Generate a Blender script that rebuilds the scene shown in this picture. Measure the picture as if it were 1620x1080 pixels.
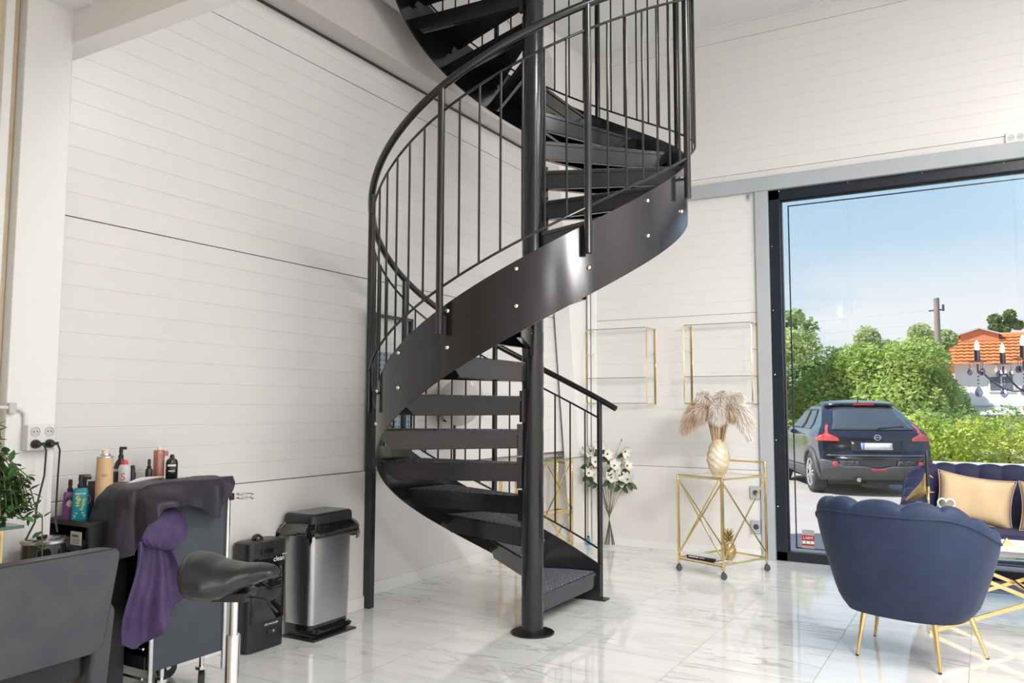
import bpy, bmesh, math, random
from math import sin, cos, pi, radians, sqrt, atan2
from mathutils import Vector, Matrix
for o in list(bpy.data.objects): bpy.data.objects.remove(o)
scene = bpy.context.scene
col = scene.collection
random.seed(7)
# ------------------------------------------------------------------ camera
cd = bpy.data.cameras.new('camera'); cam = bpy.data.objects.new('camera', cd); col.objects.link(cam)
cd.sensor_width = 36.0; cd.lens = 1281.1 / 1620 * 36.0; cd.clip_start = 0.05; cd.clip_end = 500
def cam_matrix(yaw, pitch, roll, loc):
    f = Vector((-sin(yaw) * cos(pitch), cos(yaw) * cos(pitch), sin(pitch)))
    r = Vector((cos(yaw), sin(yaw), 0)); u = r.cross(f)
    r2 = r * cos(roll) + u * sin(roll); u2 = -r * sin(roll) + u * cos(roll)
    m = Matrix((r2, u2, -f)).transposed().to_4x4(); m.translation = loc
    return m
cam.matrix_world = cam_matrix(0.527694, 0.0813679, 0.0030324, (0, 0, 1.42))
scene.camera = cam
# ------------------------------------------------------------------ sky, sun, exposure
SKY = 0.60
w = bpy.data.worlds.new('sky'); scene.world = w; w.use_nodes = True
nt = w.node_tree; nt.nodes.clear()
def wn(t, **k):
    n = nt.nodes.new(t)
    for a, b in k.items(): setattr(n, a, b)
    return n
L = nt.links.new
tc = wn('ShaderNodeTexCoord'); sep = wn('ShaderNodeSeparateXYZ'); L(tc.outputs['Generated'], sep.inputs[0])
ramp = wn('ShaderNodeValToRGB'); L(sep.outputs['Z'], ramp.inputs[0])
e = ramp.color_ramp.elements
e[0].position = 0.0; e[0].color = (0.74, 0.86, 0.96, 1); e[1].position = 0.7; e[1].color = (0.22, 0.42, 0.80, 1)
x = e.new(0.13); x.color = (0.62, 0.80, 0.95, 1); x = e.new(0.28); x.color = (0.46, 0.69, 0.91, 1)
mp = wn('ShaderNodeMapping'); mp.inputs['Scale'].default_value = (2.6, 2.6, 7.5); mp.inputs['Location'].default_value = (0.3, 0.15, 0.2)
L(tc.outputs['Generated'], mp.inputs[0])
nz = wn('ShaderNodeTexNoise'); nz.inputs['Scale'].default_value = 1.6; nz.inputs['Detail'].default_value = 7; nz.inputs['Roughness'].default_value = 0.55
L(mp.outputs[0], nz.inputs['Vector'])
cr = wn('ShaderNodeMapRange'); cr.inputs['From Min'].default_value = 0.36; cr.inputs['From Max'].default_value = 0.56; L(nz.outputs['Fac'], cr.inputs['Value'])
hz = wn('ShaderNodeMapRange'); hz.inputs['From Min'].default_value = 0.19; hz.inputs['From Max'].default_value = 0.10; L(sep.outputs['Z'], hz.inputs['Value'])
mu = wn('ShaderNodeMath', operation='MULTIPLY'); L(cr.outputs[0], mu.inputs[0]); L(hz.outputs[0], mu.inputs[1])
mx = wn('ShaderNodeMix', data_type='RGBA'); L(mu.outputs[0], mx.inputs['Factor']); L(ramp.outputs[0], mx.inputs['A']); mx.inputs['B'].default_value = (0.95, 0.97, 1.0, 1)
bg = wn('ShaderNodeBackground'); L(mx.outputs['Result'], bg.inputs['Color']); bg.inputs['Strength'].default_value = SKY
wo = wn('ShaderNodeOutputWorld'); L(bg.outputs[0], wo.inputs['Surface'])
sd = bpy.data.lights.new('sun', 'SUN'); sd.energy = 4.2; sd.angle = radians(0.7); sd.color = (1, 0.95, 0.86)
sun = bpy.data.objects.new('sun', sd); col.objects.link(sun)
sun.rotation_euler = Vector((0.50, 0.38, -0.76)).to_track_quat('-Z', 'Y').to_euler()
scene.view_settings.view_transform = 'Standard'; scene.view_settings.look = 'None'
scene.view_settings.gamma = 1; scene.view_settings.use_curve_mapping = False
scene.view_settings.exposure = 0.69
# fill lamps added out of view to brighten the room: (x, y, z, sx, sy, watts)
FILL_LAMPS = [(1.3, 2.95, 5.27, 1.2, 1.2, 76), (2.4, 5.6, 5.27, 1.2, 1.2, 40), (1.3, 0.8, 3.28, 0.6, 1.2, 26), (3.0, 0.8, 3.28, 0.6, 1.2, 24), (2.8, -1.8, 3.28, 0.6, 1.2, 52), (3.3, 4.0, 5.27, 1.2, 1.2, 52)]
for i, (x_, y_, z_, a_, b_, p_) in enumerate(FILL_LAMPS):
    ld = bpy.data.lights.new('ceiling_fill_light', 'AREA'); ld.shape = 'RECTANGLE'; ld.size = a_; ld.size_y = b_; ld.energy = p_; ld.color = (1.0, 0.985, 0.965)
    lo = bpy.data.objects.new('ceiling_fill_light', ld); col.objects.link(lo); lo.location = (x_, y_, z_ - 0.03)
# unseen fill spots added under the low ceiling to brighten the window wall
FILL_SPOTS = [(1.5, 1.7, 3.17, (-2.7, 7.9, 0.9), 430), (2.7, 1.7, 3.17, (-1.9, 7.9, 2.0), 360), (3.3, 1.7, 3.17, (-0.6, 7.9, 4.6), 55)]
for (x_, y_, z_, a_, p_) in FILL_SPOTS:
    ld = bpy.data.lights.new('fill_spot_light', 'SPOT'); ld.energy = p_; ld.color = (1.0, 0.985, 0.965); ld.spot_size = radians(62); ld.spot_blend = 1.0; ld.shadow_soft_size = 0.4
    lo = bpy.data.objects.new('fill_spot_light', ld); col.objects.link(lo); dv_ = (Vector(a_) - Vector((x_, y_, z_))).normalized(); lo.location = Vector((x_, y_, z_)) + dv_*0.3; lo.rotation_euler = dv_.to_track_quat('-Z', 'Y').to_euler()
# ------------------------------------------------------------------ helpers
class MB:
    def __init__(s): s.v = []; s.f = []; s.m = []; s.mi = 0
    def add(s, vs, fs):
        b = len(s.v); s.v += [tuple(p) for p in vs]; s.f += [tuple(i + b for i in f) for f in fs]; s.m += [s.mi] * len(fs); return s
    def box(s, x0, x1, y0, y1, z0, z1):
        return s.add([(x0,y0,z0),(x1,y0,z0),(x1,y1,z0),(x0,y1,z0),(x0,y0,z1),(x1,y0,z1),(x1,y1,z1),(x0,y1,z1)],
                     [(0,3,2,1),(4,5,6,7),(0,1,5,4),(1,2,6,5),(2,3,7,6),(3,0,4,7)])
    def obox(s, c, size, M):
        hx, hy, hz = [q / 2 for q in size]; c = Vector(c)
        vs = [c + M @ Vector((a*hx, b*hy, d*hz)) for d in (-1,1) for (a,b) in ((-1,-1),(1,-1),(1,1),(-1,1))]
        return s.add(vs, [(0,3,2,1),(4,5,6,7),(0,1,5,4),(1,2,6,5),(2,3,7,6),(3,0,4,7)])
    def bar(s, a, b, w, h=None, up=(0,0,1)):
        a = Vector(a); b = Vector(b); d = (b - a); l = d.length; d.normalize(); u = Vector(up)
        if abs(d.dot(u)) > 0.98: u = Vector((1,0,0))
        x = d.cross(u).normalized(); z = x.cross(d)
        return s.obox((a + b) / 2, (w, l, h or w), Matrix((x, d, z)).transposed())
    def prism(s, poly, z0, z1):
        n = len(poly); vs = [(p[0], p[1], z0) for p in poly] + [(p[0], p[1], z1) for p in poly]
        return s.add(vs, [tuple(range(n))[::-1], tuple(range(n, 2*n))] + [(i, (i+1)%n, n+(i+1)%n, n+i) for i in range(n)])
    def extr(s, poly, vec):
        n = len(poly); vec = Vector(vec); vs = [Vector(p) for p in poly] + [Vector(p) + vec for p in poly]
        return s.add(vs, [tuple(range(n))[::-1], tuple(range(n, 2*n))] + [(i, (i+1)%n, n+(i+1)%n, n+i) for i in range(n)])
    def tube(s, path, r, n=10, closed=False, cap=True):
        P = [Vector(p) for p in path]; k = len(P); R = r if isinstance(r, (list, tuple)) else [r]*k
        vs = []; t0 = None; nrm = None
        for i in range(k):
            a = P[(i-1)%k] if (closed or i > 0) else P[i]; b = P[(i+1)%k] if (closed or i < k-1) else P[i]
            t = (b - a).normalized()
            if nrm is None:
                nrm = Vector((0,0,1)) if abs(t.z) < 0.9 else Vector((1,0,0))
            nrm = (nrm - t * nrm.dot(t)).normalized(); bn = t.cross(nrm)
            for j in range(n):
                an = 2*pi*j/n; vs.append(P[i] + (nrm*cos(an) + bn*sin(an))*R[i])
        fs = [(i*n+j, i*n+(j+1)%n, ((i+1)%k)*n+(j+1)%n, ((i+1)%k)*n+j) for i in range(k if closed else k-1) for j in range(n)]
        if cap and not closed: fs += [tuple(range(n))[::-1], tuple(range((k-1)*n, k*n))]
        return s.add(vs, fs)
    def cyl(s, a, b, r, n=16): return s.tube([a, b], r, n)
    def lathe(s, prof, c=(0,0,0), n=24, M=None, cap=True):
        vs = []; c = Vector(c)
        for r, z in prof:
            for j in range(n):
                p = Vector((r*cos(2*pi*j/n), r*sin(2*pi*j/n), z)); vs.append(c + (M @ p if M else p))
        k = len(prof); fs = [(i*n+j, i*n+(j+1)%n, (i+1)*n+(j+1)%n, (i+1)*n+j) for i in range(k-1) for j in range(n)]
        if cap: fs += ([tuple(range(n))[::-1]] if prof[0][0] > 1e-6 else []) + ([tuple(range((k-1)*n, k*n))] if prof[-1][0] > 1e-6 else [])
        return s.add(vs, fs)
    def ball(s, c, r, n=14, m=8, M=None):
        if not isinstance(r, (list, tuple)): r = (r, r, r)
        pr = []; c = Vector(c); vs = []
        for i in range(m+1):
            t = -pi/2 + pi*i/m
            for j in range(n):
                a = 2*pi*j/n; p = Vector((r[0]*cos(t)*cos(a), r[1]*cos(t)*sin(a), r[2]*sin(t))); vs.append(c + (M @ p if M else p))
        return s.add(vs, [(i*n+j, i*n+(j+1)%n, (i+1)*n+(j+1)%n, (i+1)*n+j) for i in range(m) for j in range(n)])
    def grid(s, fn, nu, nv, closeu=False):
        vs = [fn(i/(nu if closeu else nu-1), j/(nv-1)) for i in range(nu) for j in range(nv)]
        return s.add(vs, [(i*nv+j, ((i+1)%nu)*nv+j, ((i+1)%nu)*nv+j+1, i*nv+j+1) for i in range(nu if closeu else nu-1) for j in range(nv-1)])
    def build(s, name, m, parent=None, smooth=True, bev=0, thick=0, sub=0, ang=35, seg=2, off=0):
        me = bpy.data.meshes.new(name); me.from_pydata(s.v, [], s.f)
        ms = m if isinstance(m, (list, tuple)) else [m]
        for q in ms: me.materials.append(q)
        if len(ms) > 1:
            for p, i in zip(me.polygons, s.m): p.material_index = i
        bm = bmesh.new(); bm.from_mesh(me); bmesh.ops.remove_doubles(bm, verts=bm.verts, dist=1e-5); bmesh.ops.recalc_face_normals(bm, faces=bm.faces); bm.to_mesh(me); bm.free()
        if smooth:
            me.polygons.foreach_set('use_smooth', [True]*len(me.polygons)); me.set_sharp_from_angle(angle=radians(ang))
        o = bpy.data.objects.new(name, me); col.objects.link(o)
        if thick: q = o.modifiers.new('t', 'SOLIDIFY'); q.thickness = thick; q.offset = off
        if bev: q = o.modifiers.new('b', 'BEVEL'); q.width = bev; q.segments = seg; q.limit_method = 'ANGLE'; q.angle_limit = radians(40)
        if sub: q = o.modifiers.new('s', 'SUBSURF'); q.levels = sub; q.render_levels = sub
        if parent: o.parent = parent
        return o
def tag(o, label, cat, group=None, kind=None):
    o['label'] = label; o['category'] = cat
    if group: o['group'] = group
    if kind: o['kind'] = kind
    return o
def thing(name, label, cat, loc=(0,0,0), rotz=0, group=None):
    o = bpy.data.objects.new(name, None); col.objects.link(o); o.empty_display_size = 0.1
    o.location = loc; o.rotation_euler = (0, 0, rotz)
    return tag(o, label, cat, group)
def struct(mb, name, m, **k):
    o = mb.build(name, m, **k); o['kind'] = 'structure'; return o
def dup(root, loc, rotz, label):
    r = root.copy(); col.objects.link(r); r.location = loc; r.rotation_euler = (0, 0, rotz); r['label'] = label
    for ch in list(root.children):
        c = ch.copy(); col.objects.link(c); c.parent = r
        for g in list(ch.children): d = g.copy(); col.objects.link(d); d.parent = c
    return r
def text(name, body, size, m, parent, M, ext=0.0004):
    cu = bpy.data.curves.new(name, 'FONT'); cu.body = body; cu.size = size; cu.extrude = ext; cu.align_x = 'CENTER'; cu.align_y = 'CENTER'; cu.resolution_u = 3
    t = bpy.data.objects.new('t', cu); col.objects.link(t)
    bpy.context.view_layer.update()
    me = bpy.data.meshes.new_from_object(t.evaluated_get(bpy.context.evaluated_depsgraph_get())); me.name = name
    bpy.data.objects.remove(t); me.materials.clear(); me.materials.append(m)
    o = bpy.data.objects.new(name, me); col.objects.link(o); o.parent = parent; o.matrix_local = M
    return o
def frame(origin, xaxis, yaxis):
    x_ = Vector(xaxis).normalized(); y_ = Vector(yaxis).normalized(); z_ = x_.cross(y_)
    m = Matrix((x_, y_, z_)).transposed().to_4x4(); m.translation = origin; return m
# ------------------------------------------------------------------ materials
def mat(name, c, rough=0.5, metal=0.0, spec=0.5, bump=None, var=None, coat=0, trans=0, emit=None, sheen=0, sub=0, coords='Object'):
    m = bpy.data.materials.new(name); m.use_nodes = True; t = m.node_tree; b = t.nodes['Principled BSDF']
    b.inputs['Base Color'].default_value = (*c, 1); b.inputs['Roughness'].default_value = rough; b.inputs['Metallic'].default_value = metal
    b.inputs['Specular IOR Level'].default_value = spec; b.inputs['Coat Weight'].default_value = coat; b.inputs['Transmission Weight'].default_value = trans
    b.inputs['Coat Roughness'].default_value = 0.05
    if sheen: b.inputs['Sheen Weight'].default_value = sheen; b.inputs['Sheen Roughness'].default_value = 0.4; b.inputs['Sheen Tint'].default_value = (*[min(1, 0.25 + 4*q) for q in c], 1)
    if emit: b.inputs['Emission Color'].default_value = (*emit[0], 1); b.inputs['Emission Strength'].default_value = emit[1]
    if bump or var:
        tx = t.nodes.new('ShaderNodeTexCoord')
    if var:   # (scale, colour b, contrast)
        n = t.nodes.new('ShaderNodeTexNoise'); n.inputs['Scale'].default_value = var[0]; n.inputs['Detail'].default_value = 5; t.links.new(tx.outputs[coords], n.inputs['Vector'])
        r = t.nodes.new('ShaderNodeMapRange'); r.inputs['From Min'].default_value = 0.5 - var[2]; r.inputs['From Max'].default_value = 0.5 + var[2]; t.links.new(n.outputs['Fac'], r.inputs['Value'])
        x_ = t.nodes.new('ShaderNodeMix'); x_.data_type = 'RGBA'; x_.inputs['A'].default_value = (*c, 1); x_.inputs['B'].default_value = (*var[1], 1)
        t.links.new(r.outputs[0], x_.inputs['Factor']); t.links.new(x_.outputs['Result'], b.inputs['Base Color'])
    if bump:  # (scale, strength)
        n = t.nodes.new('ShaderNodeTexNoise'); n.inputs['Scale'].default_value = bump[0]; n.inputs['Detail'].default_value = 4; t.links.new(tx.outputs[coords], n.inputs['Vector'])
        u = t.nodes.new('ShaderNodeBump'); u.inputs['Strength'].default_value = bump[1]; u.inputs['Distance'].default_value = 0.01
        t.links.new(n.outputs['Fac'], u.inputs['Height']); t.links.new(u.outputs[0], b.inputs['Normal'])
    return m
def glass(name, tint=(1,1,1), refl=(1,1,1), ior=1.45, edge=None):
    m = bpy.data.materials.new(name); m.use_nodes = True; t = m.node_tree; t.nodes.clear()
    o = t.nodes.new('ShaderNodeOutputMaterial'); a = t.nodes.new('ShaderNodeBsdfTransparent'); a.inputs[0].default_value = (*tint, 1)
    g = t.nodes.new('ShaderNodeBsdfGlossy'); g.inputs[0].default_value = (*refl, 1); g.inputs['Roughness'].default_value = 0.01
    f = t.nodes.new('ShaderNodeFresnel'); f.inputs[0].default_value = ior; x_ = t.nodes.new('ShaderNodeMixShader')
    gm_ = t.nodes.new('ShaderNodeNewGeometry'); iv = t.nodes.new('ShaderNodeMath'); iv.operation = 'SUBTRACT'; iv.inputs[0].default_value = 1.0; t.links.new(gm_.outputs['Backfacing'], iv.inputs[1]); mu_ = t.nodes.new('ShaderNodeMath'); mu_.operation = 'MULTIPLY'; t.links.new(f.outputs[0], mu_.inputs[0]); t.links.new(iv.outputs[0], mu_.inputs[1])
    t.links.new(mu_.outputs[0], x_.inputs[0]); t.links.new(a.outputs[0], x_.inputs[1]); t.links.new(g.outputs[0], x_.inputs[2]); t.links.new(x_.outputs[0], o.inputs[0])
    return m
M = {}
M['wall'] = mat('wall_panel_paint', (0.80, 0.785, 0.765), 0.24, bump=(220, 0.015))
M['wallplain'] = mat('white_wall_paint', (0.82, 0.80, 0.775), 0.45, bump=(160, 0.02))
M['trimw'] = mat('white_trim_paint', (0.89, 0.88, 0.865), 0.4, var=(1.2, (0.86, 0.85, 0.83), 0.3))
M['ceil'] = mat('ceiling_board', (0.80, 0.80, 0.79), 0.8, bump=(400, 0.05))
M['gap_and_shade'] = mat('dark_gasket_and_shade', (0.06, 0.055, 0.05), 0.8, var=(30, (0.08, 0.07, 0.06), 0.2))  # backs the panel joints, also colours the shade strip under the beam
M['steelgrey'] = mat('grey_steel_paint', (0.42, 0.45, 0.48), 0.4, var=(3, (0.47, 0.49, 0.51), 0.25))
M['cream'] = mat('cream_pine_board', (0.78, 0.66, 0.48), 0.55, var=(9, (0.70, 0.55, 0.37), 0.2))
M['blackm'] = mat('black_powder_coated_steel', (0.014, 0.013, 0.0155), 0.17, spec=0.6, var=(3, (0.017, 0.0155, 0.0175), 0.4))
M['carpet'] = mat('grey_tread_carpet', (0.045, 0.046, 0.055), 0.95, bump=(300, 0.9), var=(95, (0.26, 0.27, 0.30), 0.10))
M['chrome'] = mat('chrome', (0.86, 0.86, 0.87), 0.08, 1.0, var=(20, (0.80, 0.80, 0.82), 0.3))
M['brush'] = mat('brushed_steel', (0.62, 0.62, 0.63), 0.28, 1.0, var=(60, (0.55, 0.55, 0.57), 0.3))
M['gold'] = mat('polished_gold', (0.92, 0.72, 0.36), 0.13, 1.0, var=(12, (0.86, 0.64, 0.28), 0.3))
M['framebl'] = mat('black_window_frame', (0.012, 0.016, 0.026), 0.3, var=(8, (0.018, 0.022, 0.032), 0.3))
M['glass'] = glass('window_glass', (0.97, 0.985, 0.98))
M['glasst'] = glass('clear_glass', (0.985, 0.997, 0.99), ior=1.33)
M['glassedge'] = mat('green_glass_edge', (0.10, 0.22, 0.17), 0.1, var=(20, (0.14, 0.27, 0.21), 0.3))
M['blackp'] = mat('black_plastic', (0.018, 0.018, 0.02), 0.35, var=(25, (0.024, 0.024, 0.027), 0.3))
M['blackg'] = mat('glossy_black_plastic', (0.010, 0.010, 0.012), 0.08, coat=0.5, var=(25, (0.014, 0.014, 0.016), 0.3))
M['white'] = mat('white_plastic', (0.82, 0.81, 0.79), 0.35, var=(20, (0.78, 0.77, 0.75), 0.3))
M['velvet'] = mat('navy_velvet', (0.012, 0.024, 0.062), 0.7, sheen=0.22, var=(14, (0.018, 0.033, 0.080), 0.22), bump=(120, 0.08))
M['velvetp'] = mat('violet_navy_velvet', (0.012, 0.013, 0.052), 0.7, sheen=0.3, var=(14, (0.018, 0.019, 0.070), 0.22), bump=(120, 0.08))
M['beige'] = mat('beige_velvet', (0.62, 0.44, 0.25), 0.75, sheen=0.5, var=(10, (0.70, 0.52, 0.32), 0.25), bump=(40, 0.2))
M['leather'] = mat('grey_leather', (0.062, 0.067, 0.080), 0.36, var=(9, (0.085, 0.090, 0.10), 0.2), bump=(260, 0.12))
M['leatherb'] = mat('black_leather', (0.018, 0.018, 0.02), 0.32, var=(9, (0.026, 0.026, 0.028), 0.2), bump=(260, 0.1))
M['charcoal'] = mat('charcoal_board', (0.055, 0.065, 0.080), 0.55, var=(6, (0.065, 0.075, 0.09), 0.3))
M['cape'] = mat('charcoal_cape_nylon', (0.022, 0.018, 0.026), 0.45, sheen=0.15, var=(5, (0.032, 0.026, 0.045), 0.2), bump=(30, 0.25))
M['purple'] = mat('purple_cape_nylon', (0.045, 0.026, 0.090), 0.4, sheen=0.25, var=(7, (0.075, 0.048, 0.145), 0.10), bump=(34, 0.25))
# ================================================================== setting
XL, YW, ZC = -3.89, 7.945, 5.29
def panel_profile(z0, z1, depth=0.0022, pitch=0.117):
    # (offset into the wall, z) along the height, with shallow V grooves
    pts = [(0.0, z0)]; z = z0 + pitch
    while z < z1 - 0.03:
        pts += [(0, z - 0.0035), (-depth, z - 0.0015), (-depth, z + 0.0015), (0, z + 0.0035)]; z += pitch
    pts.append((0.0, z1)); return pts
def groove_wall(mb, a, b, nrm, z0, z1):
    # vertical sheet from plan point a to b, facing nrm
    pr = panel_profile(z0, z1); vs = []
    for d, z in pr: vs += [(a[0] + nrm[0]*d, a[1] + nrm[1]*d, z), (b[0] + nrm[0]*d, b[1] + nrm[1]*d, z)]
    mb.add(vs, [(2*i, 2*i+1, 2*i+3, 2*i+2) for i in range(len(pr)-1)])
    e = 0.02  # returns into the joint
    for z in (z0, z1):
        mb.add([(a[0], a[1], z), (b[0], b[1], z), (b[0]-nrm[0]*e, b[1]-nrm[1]*e, z), (a[0]-nrm[0]*e, a[1]-nrm[1]*e, z)], [(0,1,2,3)])
# left wall
m = MB(); J = [0.960, 2.360, 3.765, 5.17, 7.2]
for z0, z1 in zip(J[:-1], J[1:]): groove_wall(m, (XL, -3.2), (XL, YW), (1, 0), z0 + 0.003, z1 - 0.003)
m.mi = 1; m.box(XL-0.1, XL-0.016, -3.2, YW, 0.955, 7.2); m.mi = 0
struct(m, 'wall_left', [M['wall'], M['gap_and_shade']], ang=20)
m = MB(); m.box(XL-0.25, XL+0.022, -3.2, 4.575, 0.0, 0.9585); m.box(XL-0.25, -4.07, 4.575, YW, 0, 0.958); m.box(XL-0.25, XL-0.1, -3.2, YW, 0.9, 7.2)
struct(m, 'wall_left_plinth', M['wallplain'], bev=0.004)
m = MB(); m.box(XL+0.022, XL+0.034, 2.25, 4.572, 0, 0.085); struct(m, 'baseboard_left', M['trimw'], bev=0.003)
m = MB(); m.box(-4.07, -4.056, 4.575, 7.8, 0, 0.095); struct(m, 'baseboard_recess', M['trimw'], bev=0.003)
# floor
fm = mat('polished_marble_tile', (0.86, 0.86, 0.85), 0.055, spec=0.85); t = fm.node_tree; b = t.nodes['Principled BSDF']; ln = t.links.new
def N(ty, **k):
    n = t.nodes.new(ty)
    for a_, b_ in k.items(): setattr(n, a_, b_)
    return n
def MA(op, a_, b_=None, c_=None):
    n = N('ShaderNodeMath', operation=op)
    for i, q in enumerate((a_, b_, c_)):
        if q is None: continue
        if isinstance(q, (int, float)): n.inputs[i].default_value = q
        else: ln(q, n.inputs[i])
    return n.outputs[0]
tx = N('ShaderNodeTexCoord'); sp = N('ShaderNodeSeparateXYZ'); ln(tx.outputs['Object'], sp.inputs[0])
gx = MA('DIVIDE', MA('ADD', sp.outputs['X'], 0.83+7), 0.7); gy = MA('DIVIDE', MA('ADD', sp.outputs['Y'], -3.82+7), 0.7)
cx = MA('FLOOR', gx); cy = MA('FLOOR', gy)
cmb = N('ShaderNodeCombineXYZ'); ln(cx, cmb.inputs[0]); ln(cy, cmb.inputs[1])
wnz = N('ShaderNodeTexWhiteNoise', noise_dimensions='3D'); ln(cmb.outputs[0], wnz.inputs[0])
sc = N('ShaderNodeVectorMath', operation='SCALE'); ln(wnz.outputs['Color'], sc.inputs[0]); sc.inputs['Scale'].default_value = 40
ad = N('ShaderNodeVectorMath', operation='ADD'); ln(tx.outputs['Object'], ad.inputs[0]); ln(sc.outputs[0], ad.inputs[1])
mpn = N('ShaderNodeMapping'); mpn.inputs['Rotation'].default_value = (0, 0, radians(-32)); mpn.inputs['Scale'].default_value = (0.8, 4.2, 1); ln(ad.outputs[0], mpn.inputs[0])
n1 = N('ShaderNodeTexNoise'); n1.inputs['Scale'].default_value = 1.5; n1.inputs['Detail'].default_value = 6; n1.inputs['Distortion'].default_value = 0.9; ln(mpn.outputs[0], n1.inputs['Vector'])
vein = N('ShaderNodeMapRange'); vein.interpolation_type = 'SMOOTHSTEP'; vein.inputs['From Min'].default_value = 0.0; vein.inputs['From Max'].default_value = 0.035; vein.inputs['To Min'].default_value = 1; vein.inputs['To Max'].default_value = 0
ln(MA('ABSOLUTE', MA('SUBTRACT', n1.outputs['Fac'], 0.52)), vein.inputs['Value'])
n2 = N('ShaderNodeTexNoise'); n2.inputs['Scale'].default_value = 1.1; n2.inputs['Detail'].default_value = 3; ln(ad.outputs[0], n2.inputs['Vector'])
pat = N('ShaderNodeMapRange'); pat.inputs['From Min'].default_value = 0.42; pat.inputs['From Max'].default_value = 0.72; ln(n2.outputs['Fac'], pat.inputs['Value'])
vv = MA('MULTIPLY', vein.outputs[0], pat.outputs[0])
cl = N('ShaderNodeMapRange'); cl.inputs['From Min'].default_value = 0.5; cl.inputs['From Max'].default_value = 0.72; ln(n1.outputs['Fac'], cl.inputs['Value'])
vv2 = MA('MINIMUM', MA('ADD', MA('MULTIPLY', vv, 0.85), MA('MULTIPLY', cl.outputs[0], 0.25)), 1.0)
mixc = N('ShaderNodeMix', data_type='RGBA'); ln(vv2, mixc.inputs['Factor']); mixc.inputs['A'].default_value = (0.86, 0.855, 0.84, 1); mixc.inputs['B'].default_value = (0.36, 0.36, 0.37, 1)
fx = MA('FRACT', gx); fy = MA('FRACT', gy)
dx = MA('MINIMUM', fx, MA('SUBTRACT', 1.0, fx)); dy = MA('MINIMUM', fy, MA('SUBTRACT', 1.0, fy))
gr = MA('LESS_THAN', MA('MINIMUM', dx, dy), 0.0026)
mixg = N('ShaderNodeMix', data_type='RGBA'); ln(gr, mixg.inputs['Factor']); ln(mixc.outputs['Result'], mixg.inputs['A']); mixg.inputs['B'].default_value = (0.33, 0.32, 0.31, 1)
ln(mixg.outputs['Result'], b.inputs['Base Color']); ln(MA('ADD', MA('MULTIPLY', gr, 0.5), 0.05), b.inputs['Roughness'])
nb = N('ShaderNodeTexNoise'); nb.inputs['Scale'].default_value = 3.0; ln(tx.outputs['Object'], nb.inputs['Vector'])
bp = N('ShaderNodeBump'); bp.inputs['Strength'].default_value = 0.05; bp.inputs['Distance'].default_value = 0.008; ln(nb.outputs['Fac'], bp.inputs['Height']); ln(bp.outputs[0], b.inputs['Normal'])
m = MB(); m.box(-4.2, 4.6, -3.2, 8.02, -0.15, 0); struct(m, 'floor', fm, smooth=False)
# window wall: joints with the same panel module, opening x -1.745..3.2, z 0..3.53
WX0, WX1, WZ = -1.745, 3.2, 3.527
m = MB(); Jw = [0.83, 2.348, 3.738, 5.13, 5.45]
for i, (z0, z1) in enumerate(zip(Jw[:-1], Jw[1:])):
    groove_wall(m, (WX0 if z1 < 3.8 else 4.6, YW), (-4.2, YW), (0, -1), z0 + (0.002 if i else 0), z1 - 0.002)
m.add([(WX0, YW, WZ), (4.6, YW, WZ), (4.6, YW, 3.736), (WX0, YW, 3.736)], [(0,1,2,3)])
m.mi = 1; m.box(-4.2, WX0, YW+0.012, YW+0.2, 0.0, 3.6); m.box(-4.2, 4.6, YW+0.012, YW+0.2, WZ+0.09, 5.5); m.mi = 0
m.box(WX1, 4.6, YW, YW+0.2, 0, 3.74)
struct(m, 'wall_window', [M['wall'], M['gap_and_shade']], ang=20)
m = MB(); m.box(-4.2, WX0-0.13, YW-0.014, YW+0.05, 0.0, 0.826); struct(m, 'wall_window_plinth', M['wallplain'], bev=0.003)
m = MB(); m.box(-4.05, WX0-0.13, YW-0.026, YW-0.014, 0.0, 0.08); struct(m, 'baseboard_window', M['trimw'], bev=0.003)
# grey steel lintel and post round the window
m = MB(); m.box(-3.5, 4.6, YW-0.05, YW+0.1, WZ, 3.665); struct(m, 'trim_1', M['steelgrey'], bev=0.004)
m = MB(); m.box(WX0-0.125, WX0-0.002, YW-0.045, YW+0.1, 0, WZ-0.001); struct(m, 'trim_2', M['steelgrey'], bev=0.004)
m = MB()
for xb, zb in ((-1.93, 3.50),): m.cyl((xb, YW-0.03, zb), (xb+0.03, YW-0.07, zb-0.03), 0.018, 8)
tag(m.build('bracket', M['steelgrey']), 'small grey bracket where the steel post meets the lintel', 'bracket')
# window frame, spacer and pane
m = MB(); y0, y1 = YW+0.0, YW+0.10; fw = 0.10
for x0, x1, z0, z1 in ((WX0, WX0+fw, 0, WZ), (WX1-fw, WX1, 0, WZ), (WX0, WX1, 0, 0.085), (WX0, WX1, WZ-0.095, WZ)): m.box(x0, x1, y0, y1, z0, z1)
for x0, x1, z0, z1 in ((WX0+fw, WX0+fw+0.012, 0.08, WZ-0.09), (WX0+fw, WX1-fw, WZ-0.11, WZ-0.09)): m.box(x0, x1, y0+0.05, y1-0.01, z0, z1)
wf = struct(m, 'window_1', M['framebl'], bev=0.004)
m = MB(); m.box(WX0+0.155, WX0+0.166, y1+0.002, y1+0.012, 0.11, WZ-0.14); m.box(WX0+0.155, WX1-0.15, y1+0.002, y1+0.012, WZ-0.15, WZ-0.14); m.box(WX0+0.155, WX1-0.15, y1+0.002, y1+0.012, 0.11, 0.12)
m.build('pane_spacer', M['framebl'], wf)
m = MB(); m.add([(WX0+fw-0.01, y1-0.012, 0.08), (WX1-fw+0.01, y1-0.012, 0.08), (WX1-fw+0.01, y1-0.012, WZ-0.09), (WX0+fw-0.01, y1-0.012, WZ-0.09)], [(0,1,2,3)]); m.build('pane', M['glass'], wf, smooth=False)
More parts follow.
